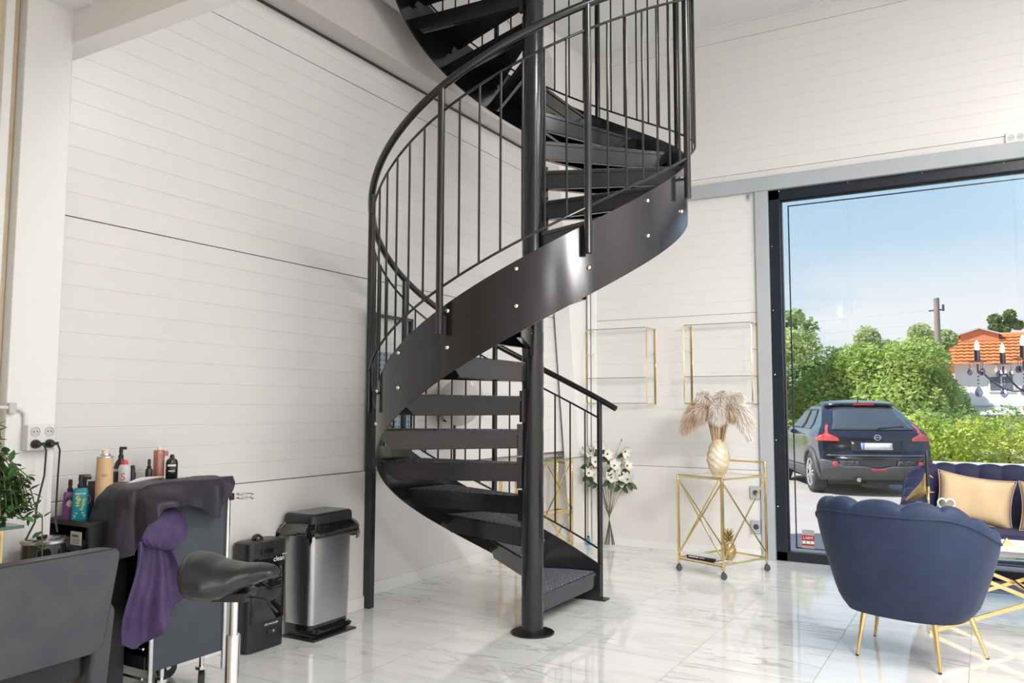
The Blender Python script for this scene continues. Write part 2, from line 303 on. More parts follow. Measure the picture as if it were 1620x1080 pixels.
for sx, sz in [(WX0+0.02, 0.5+0.62*i) for i in range(5)] + [(WX0+0.1+0.62*i, WZ-0.015) for i in range(8)]:
    m = MB(); m.ball((sx, y0-0.001, sz), 0.006, 8, 5); m.build('screw', M['chrome'], wf)
# upper ceiling with stair opening, tile grid
m = MB(); SX, SY = -2.53, 4.61; hx0, hx1, hy0, hy1 = -3.69, SX+1.25, SY-1.25, SY+1.25
for x0, x1, y0, y1 in ((hx1, 4.6, 2.2, 8.1), (-4.2, hx1, hy1, 8.1), (-4.2, hx1, 2.2, hy0)): m.box(x0, x1, y0, y1, ZC, ZC+0.3)
struct(m, 'ceiling', M['ceil'], smooth=False)
m = MB()
for x in [hx1 + 0.05 + 1.2*i for i in range(5)]: m.box(x-0.012, x+0.012, 2.3, 7.93, ZC-0.008, ZC+0.002)
for y in [6.85, 5.65, 4.45, 3.25]: m.box(hx1, 4.5, y-0.012, y+0.012, ZC-0.006, ZC+0.003)
m.box(-3.4, 4.5, YW-0.03, YW, ZC-0.012, ZC+0.001)
struct(m, 'trim_3', M['ceil'], smooth=False)
m = MB(); z0, z1 = ZC+0.3, 7.2
for x0, x1, y0, y1 in ((hx1, hx1+0.1, hy0, hy1), (hx0-0.1, hx1+0.1, hy0-0.1, hy0), (hx0-0.1, hx1+0.1, hy1, hy1+0.1)): m.box(x0, x1, y0, y1, z0, z1)
m.box(hx0-0.3, hx1+0.1, hy0-0.1, hy1+0.1, z1, z1+0.1)
struct(m, 'wall_stairwell', M['wallplain'], smooth=False)
# deep glossy beam along the left wall
m = MB(); m.box(XL-0.02, -3.69, 2.3, 7.0, 4.0, 4.382); struct(m, 'trim_4', mat('glossy_beam_paint', (0.66, 0.63, 0.60), 0.16, var=(2, (0.62, 0.59, 0.56), 0.3)), bev=0.006)
m = MB(); m.box(XL, XL+0.012, 2.3, 7.0, 3.985, 4.0); struct(m, 'beam_shade_strip', M['gap_and_shade'], smooth=False)  # dark strip standing in for the shade where beam meets wall
# low ceiling over the salon side, cross beam
m = MB(); m.box(-4.2, 4.6, -3.2, 2.2, 3.345, 3.5); m.box(-4.2, 4.6, 2.05, 2.2, 3.5, 5.5); struct(m, 'ceiling_low', M['trimw'], smooth=False)
m = MB(); m.box(XL, 4.5, 2.17, 2.29, 3.145, 3.35); struct(m, 'trim_5', M['trimw'], bev=0.004)
m = MB(); m.box(-3.72, -3.55, -3.2, 2.17, 3.30, 3.345); struct(m, 'trim_6', M['trimw'], bev=0.003)
# boxed column on the left with pine boarding beside it
m = MB(); m.box(XL, -3.70, 1.958, 2.178, 0, 3.345); struct(m, 'trim_7', M['trimw'], bev=0.004)
m = MB(); m.box(XL, -3.76, -3.2, 1.955, 0, 3.345); struct(m, 'wall_left_boarding', M['cream'], smooth=False)
m = MB(); m.box(-3.765, -3.735, 1.885, 1.925, 0, 3.30); struct(m, 'trim_8', M['trimw'], bev=0.003)
# tapered boxed column in the corner
def yc(z): return 7.843 - (7.843-7.50)*z/2.45
m = MB(); zt = 5.0
m.add([(-3.85, yc(0), 0), (-3.672, yc(0), 0), (-3.672, YW, 0), (-3.85, YW, 0), (-3.88, yc(zt), zt), (-3.70, yc(zt), zt), (-3.70, YW, zt), (-3.88, YW, zt)],
      [(0,3,2,1),(4,5,6,7),(0,1,5,4),(1,2,6,5),(2,3,7,6),(3,0,4,7)])
m.add([(-3.88, yc(zt)-0.9, ZC), (-3.70, yc(zt)-0.9, ZC), (-3.70, YW, ZC), (-3.88, YW, ZC), (-3.88, yc(zt), zt), (-3.70, yc(zt), zt), (-3.70, YW, zt), (-3.88, YW, zt)],
      [(0,1,2,3),(0,4,5,1),(1,5,6,2),(2,6,7,3),(3,7,4,0)])
struct(m, 'trim_9', M['trimw'], bev=0.004)
m = MB(); m.box(-3.62, -3.575, YW-0.05, YW, 0, 5.2); m.box(-3.66, -3.635, YW-0.06, YW, 0, 5.2); struct(m, 'trim_10', M['trimw'], bev=0.003)
# black framed opening and recess in the left wall behind the stair
m = MB(); m.box(-3.87, -3.81, 4.545, 4.60, 0, 2.11); m.box(-3.885, -3.85, 4.60, 5.07, 2.085, 2.11); m.box(-3.885, -3.85, 5.05, 5.075, 1.0, 2.11); struct(m, 'trim_11', M['blackm'], bev=0.004)
# walls out of frame
m = MB(); m.box(4.5, 4.6, -3.2, 8.1, 0, 5.5); struct(m, 'wall_right', M['wallplain'], smooth=False)
m = MB(); m.box(-4.2, 4.6, -3.3, -3.2, 0, 3.5); struct(m, 'wall_back', M['wallplain'], smooth=False)
# housings for the added fill lamps and spots, all out of view
lm = mat('fill_panel_diffuser', (0.9, 0.9, 0.88), 0.5, var=(5, (0.86, 0.86, 0.84), 0.3))
for i, (x, y, z, a, bb, p) in enumerate(FILL_LAMPS):
    r = thing('ceiling_fill_panel', 'white fill light panel added out of view above the room', 'ceiling light', (x, y, z+0.0), 0, 'added fill light panels')
    m = MB(); m.box(-a/2-0.03, a/2+0.03, -bb/2-0.03, bb/2+0.03, 0.0, 0.06 if z < 4 else 0.02); m.build('housing', M['white'], r, bev=0.003)
    m = MB(); m.box(-a/2, a/2, -bb/2, bb/2, -0.004, 0.0); m.build('fill_diffuser', lm, r)
for (x, y, z, a, p) in FILL_SPOTS:
    r = thing('fill_spot', 'unseen added spotlight under the low ceiling aimed at the window wall', 'fill_spot', (x, y, 3.345), 0, 'added fill spots')
    dv = (Vector(a) - Vector((x, y, z))).normalized(); m = MB(); m.cyl((0, 0, -0.12), (0, 0, 0), 0.012, 10); m.box(-0.06, 0.06, -0.03, 0.03, -0.02, 0); m.build('stem', M['white'], r)
    m = MB(); c = Vector((0, 0, z-3.345)); m.tube([c - dv*0.10, c + dv*0.06], 0.05, 20); m.build('fill_spot_head', M['white'], r)
# ================================================================== spiral staircase
SL = 3.4 / 360
def zb(a): return 1.585 + (a - 270) * SL
def ztp(a): return zb(a) + 0.392
def hz_(a): return 3.185 + (a - 270) * SL
def P(a, r, z): return Vector((r * cos(radians(a)), r * sin(radians(a)), z))
st = thing('spiral_staircase', 'black steel spiral staircase with carpeted treads winding up round a pole', 'staircase', (SX, SY, 0))
m = MB(); m.cyl((0,0,0), (0,0,6.6), 0.0695, 40); m.build('center_pole', M['blackm'], st)
m = MB(); m.lathe([(0.139, 0.0), (0.139, 0.007), (0.136, 0.010), (0.07, 0.010)], n=40); m.build('base_plate', M['blackm'], st)
NT = 25
m0 = MB()
def apron(mb, a, sgn, z):
    # folded edge plate below a tread edge at angle a; lip turned towards sgn
    d = P(a, 1, 0); t = Vector((-d.y, d.x, 0)) * sgn
    q = [d*0.075 + Vector((0,0,z)), d*0.985 + Vector((0,0,z)), d*0.985 + Vector((0,0,z-0.045)), d*0.90 + Vector((0,0,z-0.116)), d*0.075 + Vector((0,0,z-0.116))]
    mb.extr(q, t * 0.005)
    mb.extr([d*0.075 + Vector((0,0,z-0.116)), d*0.90 + Vector((0,0,z-0.116)), d*0.90 + Vector((0,0,z-0.112)), d*0.075 + Vector((0,0,z-0.112))], t * 0.03)
    mb.extr([d*0.075 + Vector((0,0,z)), d*0.985 + Vector((0,0,z)), d*0.985 + Vector((0,0,z-0.02)), d*0.075 + Vector((0,0,z-0.02))], t * -0.006)
for k in range(1, NT+1):
    a0 = 90 + 22.5*(k-1); a1 = a0 + 25; z = 0.2125*k; mb = MB()
    poly = [P(a0, 0.072, 0)] + [P(a0 + (a1-a0)*i/6, 0.985, 0) for i in range(7)] + [P(a1, 0.072, 0)]
    mb.prism(poly, z-0.006, z); apron(mb, a0, 1, z); apron(mb, a1, -1, z)
    mb.lathe([(0.0715, z-0.13), (0.0715, z-0.002)], n=20, cap=False)
    c = P(a1-1.0, 0.085, z-0.06); d = P(a1, 1, 0); mb.obox(c, (0.035, 0.022, 0.20), Matrix.Rotation(radians(a1), 3, 'Z'))
    # end plate against the stringer
    mb.obox(P(a0+1.5, 0.975, z-0.05), (0.012, 0.05, 0.12), Matrix.Rotation(radians(a0), 3, 'Z'))
    tr = mb.build('tread', M['blackm'], st, ang=30)
    cp = MB(); pc = [P(a0+1.2, 0.10, 0)] + [P(a0 + 0.6 + (a1-a0-1.2)*i/6, 0.96, 0) for i in range(7)] + [P(a1-1.2, 0.10, 0)]
    cp.prism(pc, z, z+0.007); co = cp.build('tread_carpet', M['carpet'], tr, smooth=False); co['label'] = 'speckled grey carpet on the tread'
    bo = MB(); bo.ball(P(a1-3.5, 0.098, z-0.02), 0.010, 8, 5); bo.build('hub_bolt', M['chrome'], tr)
AE = 90 + 22.5*NT
m = MB(); n = 150; vs = []
for i in range(n+1):
    a = 88.5 + (AE-88.5)*i/n
    for r in (0.990, 1.000): vs += [P(a, r, max(0.0, zb(a))), P(a, r, ztp(a))]
fs = []
for i in range(n):
    b_ = 4*i; c_ = 4*(i+1)
    fs += [(b_, c_, c_+1, b_+1), (b_+2, b_+3, c_+3, c_+2), (b_+1, c_+1, c_+3, b_+3), (b_, b_+2, c_+2, c_)]
fs += [(0,1,3,2), (4*n, 4*n+2, 4*n+3, 4*n+1)]
m.add(vs, fs); m.build('stringer', M['blackm'], st, ang=50)
for k in range(1, NT+1):
    a = 90 + 22.5*(k-1) + 1.2
    for dz in (-0.045, -0.245):
        if ztp(a)+dz < 0.02: continue
        bm_ = MB(); d = P(a, 1, 0); R = Matrix.Rotation(radians(a), 3, 'Z') @ Matrix.Rotation(radians(90), 3, 'Y')
        bm_.lathe([(0.013, 0), (0.013, 0.004), (0.011, 0.009), (0.006, 0.013), (0.0, 0.0145)], d*1.0 + Vector((0,0,ztp(a)+dz)), 12, R); o = bm_.build('bolt', M['chrome'], st)
RR = 1.05
NP = NT//2
for j in range(NP+1):
    a = 90 + 45*j; mb = MB(); z0 = 0.0 if j == 0 else ztp(a) - 0.165
    mb.cyl(P(a, RR, z0), P(a, RR, hz_(a)), 0.0205, 18); mb.cyl(P(a, 1.0, ztp(a)-0.045), P(a, RR, ztp(a)-0.045), 0.009, 8)
    if j == 0:
        R = Matrix.Rotation(radians(a), 3, 'Z'); mb.obox(P(a+0.6, 1.012, 0.13), (0.02, 0.05, 0.26), R); mb.obox(P(a, 1.04, 0.006), (0.09, 0.12, 0.012), R)
    mb.build('newel_post', M['blackm'], st)
def helix(r, zf, a0, a1, step=3.0):
    n_ = max(2, int((a1-a0)/step)); return [P(a0+(a1-a0)*i/n_, r, zf(a0+(a1-a0)*i/n_)) for i in range(n_+1)]
m = MB(); m.tube(helix(RR, hz_, 82.5, AE), 0.0225, 14); m.build('handrail', M['blackm'], st)
for j in range(NP):
    a = 90+45*j
    m = MB(); m.tube(helix(RR, lambda q: hz_(q)-0.145, a, a+45), 0.0075, 8); m.build('upper_rail', M['blackm'], st)
    m = MB(); m.tube(helix(RR, lambda q: ztp(q)+0.085, a, a+45), 0.0075, 8); m.build('lower_rail', M['blackm'], st)
    for i in range(1, 7):
        q = a + 45*i/7; m = MB(); m.cyl(P(q, RR, ztp(q)+0.085), P(q, RR, hz_(q)-0.145), 0.0065, 8); m.build('baluster', M['blackm'], st)
# ================================================================== salon side (left)
# socket block with plugs, conduit
t = thing('wall_socket', 'white four-gang wall socket on the left column with two black plugs', 'socket', (-3.70, 2.09, 1.28))
m = MB(); m.box(0, 0.045, -0.06, 0.062, -0.057, 0.057); m.build('socket_box', M['white'], t, bev=0.004)
RX = Matrix.Rotation(radians(90), 3, 'Y')
greyp = mat('light_grey_plastic', (0.62, 0.61, 0.60), 0.4, var=(30, (0.58, 0.57, 0.56), 0.3))
for yy in (-0.026, 0.036):
    m = MB(); m.lathe([(0.022, -0.002), (0.022, 0.003), (0.019, 0.0035), (0.018, 0.001), (0.0, 0.001)], (0.045, yy, 0.027), 20, RX); o = m.build('socket_face', greyp, t)
    for q in (-0.008, 0.008): mm = MB(); mm.ball((0.0462, yy+q, 0.027), 0.0028, 8, 5); mm.build('pin_hole', M['blackp'], o)
for yy, ds in ((-0.026, 0), (0.036, 1)):
    p = thing('power_plug', ('flat black plug in the left lower outlet of the column socket', 'black plug in the right lower outlet of the column socket')[ds], 'plug', (-3.655, 2.09+yy, 1.252), 0)
    m = MB(); m.lathe([(0.020, 0), (0.020, 0.012), (0.013, 0.03), (0.009, 0.034), (0, 0.035)], (0, 0, 0), 20, RX); m.box(0.01, 0.028, -0.004, 0.03, -0.007, 0.007); m.build('plug_body', M['blackp'], p, bev=0.001)
    path = [(0.02, 0.028, 0), (0.024, 0.038, -0.03), (0.022, 0.036, -0.14), (0.02, 0.012 if not ds else 0.036, -0.26), (0.03, 0.0 if not ds else 0.03, -0.34), (0.10, -0.035 if not ds else 0.0, -0.385)]
    if not ds: path[-1] = (0.10, -0.075, -0.40)
    m = MB(); m.tube(path, 0.0042, 8); m.build('cord', M['blackp'], p)
t = thing('conduit', 'white electrical conduit pipe clipped to the left column above the socket', 'conduit', (-3.69, 1.96, 1.40))
m = MB(); m.tube([(0, -0.25, 0.03), (0, 0.0, 0.012), (0, 0.05, 0.006), (0, 0.072, -0.012), (0, 0.076, -0.07)], 0.0085, 10); m.build('pipe', M['white'], t)
m = MB(); m.box(-0.009, 0.014, -0.002, 0.03, -0.012, 0.034); m.build('pipe_clip', greyp, t, bev=0.002)
# glass and gold side table with trailing plant
t = thing('console_table', 'glass-topped gold table at the left edge carrying a green plant', 'table', (-3.44, 1.66, 0))
m = MB(); m.box(-0.2, 0.04, -0.45, 0.235, 0.925, 0.938); m.build('table_top', M['glassedge'], t, bev=0.002)
for (x, y) in ((0.012, 0.15), (-0.16, 0.15), (0.012, -0.4), (-0.16, -0.4)):
    m = MB(); m.box(x-0.012, x+0.012, y-0.014, y+0.014, 0, 0.925); m.build('leg', M['gold'], t, bev=0.002)
m = MB(); m.box(-0.17, 0.02, 0.138, 0.162, 0.90, 0.925); m.box(0.0, 0.022, -0.4, 0.15, 0.90, 0.925); m.build('rail', M['gold'], t)
leafm = mat('dark_green_leaf', (0.045, 0.12, 0.035), 0.45, var=(16, (0.10, 0.22, 0.06), 0.2)); potm = mat('white_ceramic', (0.75, 0.74, 0.71), 0.3, var=(9, (0.7, 0.69, 0.66), 0.3))
stemm = mat('plant_stem', (0.10, 0.12, 0.04), 0.6, var=(20, (0.14, 0.15, 0.06), 0.3))
def leaf(mb, p, d, up, l, wd):
    p = Vector(p); d = Vector(d).normalized(); s_ = d.cross(Vector(up)); 
    if s_.length < 1e-3: s_ = d.cross(Vector((1, 0.3, 0)))
    s_.normalize(); n_ = s_.cross(d)
    mb.add([p, p + d*l*0.35 + s_*wd/2 + n_*l*0.05, p + d*l*0.7 + s_*wd*0.4, p + d*l - n_*l*0.08, p + d*l*0.7 - s_*wd*0.4, p + d*l*0.35 - s_*wd/2 + n_*l*0.05, p + d*l*0.5 - n_*l*0.06], [(0,1,6),(1,2,6),(2,3,6),(3,4,6),(4,5,6),(5,0,6)])
pl = thing('potted_plant', 'green trailing houseplant on the glass table at the left edge', 'plant', (-3.48, 1.72, 0.938))
m = MB(); m.lathe([(0.05, 0), (0.07, 0.05), (0.075, 0.12), (0.068, 0.125), (0.06, 0.11), (0, 0.11)], n=24); m.build('pot', potm, pl)
m = MB(); s_ = MB(); rnd = random.Random(3)
vines = []
for i in range(46):
    a = rnd.uniform(-0.6, 2.4); ln_ = rnd.uniform(0.14, 0.30); top = rnd.uniform(0.1, 0.30)
    vines.append([Vector((0, 0, 0.10)), Vector((cos(a)*0.05, sin(a)*0.07, 0.13+top*0.8)), Vector((cos(a)*ln_*0.55, sin(a)*ln_*0.7, 0.08+top*0.5)), Vector((cos(a)*ln_*0.6, sin(a)*ln_*0.85, max(0.03, 0.03+top*0.15)))])
vines.append([Vector((0, 0.02, 0.1)), Vector((0.05, 0.17, 0.10)), Vector((0.08, 0.245, 0.03)), Vector((0.085, 0.25, -0.14)), Vector((0.083, 0.235, -0.26))])
for v in vines:
    s_.tube(v, 0.0025, 5)
    for j in range(len(v)-1):
        for q in range(5):
            p = v[j].lerp(v[j+1], (q+rnd.random())/4); dd = Vector((rnd.uniform(-.4, .8), rnd.uniform(-1, 1), rnd.uniform(-0.7, 0.6)))
            leaf(m, p, dd, (0, 0, 1), rnd.uniform(0.035, 0.06), rnd.uniform(0.024, 0.036))
fo = m.build('foliage', leafm, pl, ang=60); fo['kind'] = 'stuff'; s_.build('stems', stemm, pl)
# black drum with slotted chrome top
t = thing('tool_holder', 'tall glossy black cylindrical hair tool holder with slotted steel top', 'tool holder', (-3.54, 2.06, 0))
m = MB(); m.lathe([(0.088, 0), (0.09, 0.01), (0.09, 0.80), (0.085, 0.83)], n=36); m.build('drum', M['blackg'], t)
m = MB(); m.lathe([(0.086, 0.83), (0.092, 0.835), (0.092, 0.846), (0.086, 0.852), (0.0, 0.852)], n=36); tp = m.build('top_plate', M['brush'], t)
for i in range(9):
    a = radians(-80+24*i); m = MB(); m.obox((0.07*cos(a), 0.07*sin(a), 0.852), (0.016, 0.018, 0.004), Matrix.Rotation(a, 3, 'Z')); m.build('slot', M['blackp'], tp)
m = MB(); m.obox((0.0, -0.01, 0.858), (0.02, 0.06, 0.012), Matrix.Rotation(0.6, 3, 'Z')); m.build('lever', M['blackp'], t, bev=0.003)
# black cabinet with bottles and dryer
t = thing('cabinet', 'small open black cabinet with bottles on top beside the left column', 'cabinet', (-3.66, 2.345, 0))
m = MB()
for x0, x1, y0, y1, z0, z1 in ((-0.20, 0.155, -0.095, 0.095, 0.872, 0.895), (-0.20, -0.18, -0.095, 0.095, 0, 0.872), (0.135, 0.155, -0.095, 0.095, 0, 0.872), (-0.18, 0.135, -0.095, 0.095, 0.62, 0.64), (-0.18, 0.135, -0.095, 0.095, 0.03, 0.05), (-0.18, 0.135, 0.08, 0.095, 0.05, 0.872)): m.box(x0, x1, y0, y1, z0, z1)
m.build('carcass', M['blackp'], t, bev=0.002)
t = thing('price_card', 'small cream printed card standing in the black cabinet opening', 'card', (-3.605, 2.245, 0.82))
m = MB(); m.box(-0.04, 0.04, -0.004, 0.0, -0.03, 0.03); m.build('card', mat('cream_card', (0.72, 0.66, 0.55), 0.6, var=(8, (0.68, 0.62, 0.52), 0.3)), t)
m = MB(); m.box(-0.028, 0.02, -0.0048, -0.004, 0.006, 0.016)
for q in range(3): m.box(-0.028, 0.026, -0.0048, -0.004, -0.006-0.008*q, -0.004-0.008*q)
m.build('print', mat('brown_ink', (0.12, 0.10, 0.09), 0.6, var=(50, (0.16, 0.13, 0.11), 0.3)), t)
t = thing('hair_dryer', 'black hair dryer with chrome ringed back lying in the black cabinet', 'hair dryer', (-3.60, 2.29, 0.70))
RY = Matrix.Rotation(radians(-90), 3, 'Y'); RF = Matrix.Rotation(radians(90), 3, 'X')
m = MB(); m.tube([(-0.18, -0.01, 0.085), (-0.10, -0.01, 0.085), (-0.03, -0.01, 0.08), (0.0, -0.005, 0.06)], [0.03, 0.032, 0.035, 0.04], 18); m.build('barrel', M['charcoal'], t)
m = MB(); m.lathe([(0.048, -0.02), (0.05, 0.02), (0.04, 0.028), (0, 0.03)], (0.02, -0.02, 0.0), 24, RF); m.tube([(0.02, 0, -0.04), (0.02, 0.0, -0.058)], 0.02, 12); m.build('housing', M['blackg'], t)
m = MB(); m.tube([(0.02+0.047*cos(q*pi/12), -0.046, 0.047*sin(q*pi/12)) for q in range(24)], 0.0035, 8, closed=True); m.build('chrome_ring', M['chrome'], t)
m = MB(); m.ball((0.022, -0.05, 0.003), 0.008, 10, 6); m.build('screw', M['chrome'], t)
# bottles
def bm(name, c, r=0.35, **k): return mat(name, c, r, var=(18, tuple(min(1, q*1.15) for q in c), 0.3), **k)
purp = bm('purple_bottle_plastic', (0.20, 0.06, 0.22)); teal = bm('teal_bottle_plastic', (0.0, 0.22, 0.26)); dteal = bm('dark_teal_plastic', (0.02, 0.10, 0.15)); yel = bm('yellow_print', (0.85, 0.72, 0.02)); red = bm('red_cap_plastic', (0.75, 0.05, 0.03)); rose = bm('rose_gold_can', (0.46, 0.21, 0.17), 0.3, metal=0.35); skin = bm('pale_print', (0.70, 0.52, 0.45)); whitep = bm('white_print', (0.85, 0.85, 0.85)); silver = bm('silver_white_can', (0.66, 0.66, 0.70), 0.3); orange = bm('orange_print', (0.75, 0.12, 0.03))
def spray_top(m, z, s=1.0, side=True, ang=0.5):
    m.lathe([(0.012*s, z), (0.013*s, z+0.016*s), (0.009*s, z+0.018*s), (0.008*s, z+0.03*s), (0.010*s, z+0.031*s), (0.0085*s, z+0.058*s), (0, z+0.058*s)], n=14)
    if side: m.obox((0.012*s*cos(ang), 0.012*s*sin(ang), z+0.05*s), (0.03*s, 0.012*s, 0.014*s), Matrix.Rotation(ang, 3, 'Z'))
def obot(wx, wy, h, r=0.008):
    m = MB(); k = 28
    def sq(a, sx, sy): c_, s2 = cos(a), sin(a); return (sx*math.copysign(abs(c_)**0.45, c_), sy*math.copysign(abs(s2)**0.45, s2))
    pr = [(0.92, 0), (1, 0.006), (0.97, h*0.5), (0.93, h-0.01), (0.80, h), (0.3, h+0.004)]
    vs = []
    for f_, z in pr:
        for j in range(k): x, y = sq(2*pi*j/k, wx*f_, wy*f_); vs.append((x, y, z))
    m.add(vs, [(i*k+j, i*k+(j+1)%k, (i+1)*k+(j+1)%k, (i+1)*k+j) for i in range(len(pr)-1) for j in range(k)] + [tuple(range(k))[::-1], tuple(range((len(pr)-1)*k, len(pr)*k))])
    return m
CT = 0.895
camdir = lambda x, y: atan2(-y, -x)
def face(loc, dist, z, tilt=0):   # label plane on the room side of a bottle at loc
    a = camdir(*loc); n_ = Vector((cos(a), sin(a), 0)); x_ = Vector((-sin(a), cos(a), 0))
    return frame(n_*dist + Vector((0, 0, z)), x_*cos(tilt) + Vector((0,0,1))*sin(tilt), Vector((0,0,1))*cos(tilt) - x_*sin(tilt))
def root(name, label, loc, z): return thing(name, label, 'bottle', (loc[0], loc[1], z), camdir(*loc), 'hair product bottles')
loc = (-3.72, 2.275); t = root('spray_bottle', 'small purple spray bottle with a black pump, leftmost on the black cabinet', loc, CT)
obot(0.02, 0.029, 0.125).build('bottle', purp, t); m = MB(); spray_top(m, 0.125, 1.0, False); m.build('pump', M['blackp'], t)
m = MB(); m.ball((0.0192, 0, 0.075), (0.003, 0.013, 0.018), 12, 8); m.build('portrait_print', skin, t)
m = MB(); m.ball((0.0182, 0, 0.084), (0.003, 0.017, 0.021), 12, 8); m.build('dark_print', M['blackp'], t)
loc = (-3.655, 2.285); t = root('pump_bottle', 'bright teal pump bottle with yellow lettering on the black cabinet', loc, CT)
obot(0.022, 0.033, 0.145).build('bottle', teal, t); m = MB(); spray_top(m, 0.147, 1.05, False); m.obox((0, 0.018, 0.204), (0.01, 0.045, 0.006), Matrix.Identity(3)); m.build('pump', M['blackp'], t)
fr = frame((0.0215, 0, 0.122), (0, 1, 0), (0, 0, 1)); text('brand_lettering', 'matrix', 0.017, whitep, t, fr)
text('title_lettering', 'High', 0.026, yel, t, frame((0.0218, -0.009, 0.088), (0, -0.12, 1), (0, -1, -0.12))); text('title_lettering', 'Amplify', 0.019, yel, t, frame((0.0218, 0.012, 0.072), (0, 0.18, 1), (0, -1, 0.18)))
m = MB()
for q, wq in ((0.032, 0.018), (0.026, 0.014), (0.020, 0.024), (0.012, 0.02)): m.box(0.0205, 0.0216, -wq, wq, q, q+0.003)
m.build('small_print', whitep, t)
loc = (-3.72, 2.345); t = root('spray_bottle', 'dark teal spray bottle standing behind the bright teal pump bottle', loc, CT)
obot(0.02, 0.028, 0.13).build('bottle', dteal, t); m = MB(); spray_top(m, 0.132, 1.05, True, 1.6); m.build('pump', M['blackp'], t)
m = MB(); m.tube([(0.020, 0.016*cos(q*pi/8)+0.012, 0.085+0.022*sin(q*pi/8)) for q in range(16)], 0.002, 5, closed=True); m.build('swirl_print', bm('lilac_print', (0.35, 0.32, 0.55)), t)
loc = (-3.63, 2.385); t = root('hairspray_can', 'tall honey-coloured hairspray can, tallest on the black cabinet', loc, CT)
hon = mat('honey_can_print', (0.80, 0.50, 0.22), 0.35, var=(4, (0.86, 0.64, 0.40), 0.2)); m = MB(); m.lathe([(0.037, 0), (0.0385, 0.004), (0.0385, 0.15), (0.036, 0.28), (0.037, 0.283)], n=32); m.build('can', hon, t)
m = MB(); m.lathe([(0.037, 0.283), (0.036, 0.287), (0.024, 0.293), (0.022, 0.300), (0.0, 0.30)], n=28); m.build('rim', M['brush'], t)
m = MB(); m.lathe([(0.016, 0.30), (0.016, 0.318), (0.012, 0.322), (0, 0.322)], n=18); m.build('nozzle', bm('cream_plastic', (0.80, 0.70, 0.52)), t)
m = MB()
for q, wq in ((0.206, 0.009), (0.200, 0.012), (0.196, 0.012), (0.06, 0.022), (0.052, 0.02), (0.044, 0.023), (0.030, 0.018)):
    n_ = 8; m.add([(0.0388*cos(-wq/0.0385+2*wq/0.0385*i/n_), 0.0388*sin(-wq/0.0385+2*wq/0.0385*i/n_), q+dz) for i in range(n_+1) for dz in (0, 0.0016)], [(2*i, 2*i+1, 2*i+3, 2*i+2) for i in range(n_)])
m.build('small_print', bm('brown_print', (0.28, 0.16, 0.08)), t)
loc = (-3.74, 2.41); t = root('flat_box', 'narrow black box standing behind the tall honey-coloured can', loc, CT); t['category'] = 'box'
m = MB(); m.box(-0.012, 0.012, -0.03, 0.02, 0, 0.165); m.build('carton', M['blackp'], t, bev=0.002)
# trolley
TZ = 1.035
t = thing('salon_trolley', 'charcoal salon trolley with chrome uprights, casters and tool ring', 'trolley', (-3.61, 2.695, 0))
m = MB(); m.box(0.195, 0.207, -0.185, 0.225, 0.185, 1.0); m.build('side_panel', M['charcoal'], t, bev=0.002)
m = MB(); m.box(-0.20, -0.19, -0.22, 0.225, 0.19, 1.0); m.box(-0.20, 0.20, 0.213, 0.225, 0.19, 1.0); m.build('back_panel', M['blackp'], t)
for z in (0.20, 0.42, 0.62, 0.80): m = MB(); m.box(-0.19, 0.195, -0.20, 0.215, z, z+0.02); m.box(-0.19, 0.195, -0.212, -0.20, z, z+0.06); m.build('drawer', M['blackp'], t, bev=0.003)
for z in (0.165, 0.30): m = MB(); m.cyl((-0.19, -0.225, z), (0.20, -0.225, z), 0.006, 8); m.build('cross_bar', M['chrome'], t)
for x, y in ((0.213, -0.195), (0.213, 0.228), (-0.21, -0.195), (-0.21, 0.228)): m = MB(); m.cyl((x, y, 0.10), (x, y, 1.0), 0.0125, 16); m.build('upright', M['chrome'], t)
m = MB(); m.box(-0.215, 0.215, -0.235, 0.235, 1.0, 1.012)
m.build('tray', M['blackp'], t, bev=0.004)
m = MB(); m.tube([(sx*0.19+dx*0.03, sy*0.21+dy*0.03, 1.024) for sx, sy, pts in ((1, 1, ((1,0),(0.7,0.7),(0,1))), (-1, 1, ((0,1),(-0.7,0.7),(-1,0))), (-1, -1, ((-1,0),(-0.7,-0.7),(0,-1))), (1, -1, ((0,-1),(0.7,-0.7),(1,0)))) for dx, dy in pts], 0.0125, 10, closed=True); o = m.build('tray_rim', M['white'], t); o['label'] = 'white rim of the tray'
for x, y, an in ((0.17, -0.10, 0.5), (0.17, 0.13, 2.4), (-0.16, -0.15, 0.2), (-0.16, 0.15, 1.5)):
    m = MB(); Mx = Matrix.Rotation(an, 3, 'Z'); A = Mx @ Vector((0.028, 0, 0)); B = Vector((x, y, 0))
    m.lathe([(0.0, -0.014), (0.05, -0.014), (0.055, -0.010), (0.055, 0.010), (0.05, 0.014), (0, 0.014)], B + A + Vector((0, 0, 0.055)), 24, Mx @ Matrix.Rotation(radians(90), 3, 'X')); w_ = m.build('caster', M['blackp'], t)
    m = MB(); m.cyl(B + Vector((0, 0, 0.12)), B + Vector((0, 0, 0.20)), 0.012, 12); m.lathe([(0.03, 0.115), (0.03, 0.13)], B, 16)
    for sg in (-1, 1): m.bar(B + Mx @ Vector((0.0, sg*0.021, 0.122)), B + A + Mx @ Vector((0, sg*0.021, 0)) + Vector((0, 0, 0.05)), 0.024, 0.004, up=Mx @ Vector((0, 1, 0)))
    m.build('caster_fork', M['chrome'], w_)
m = MB(); m.box(0.20, 0.235, 0.222, 0.25, 0.94, 0.975); m.build('clamp', M['blackp'], t, bev=0.003)
m = MB()
for z in (0.948, 0.968): m.tube([(0.265+0.05*cos(q*pi/10), 0.29+0.04*sin(q*pi/10), z) for q in range(20)], 0.003, 6, closed=True)
m.build('tool_ring', M['chrome'], t)
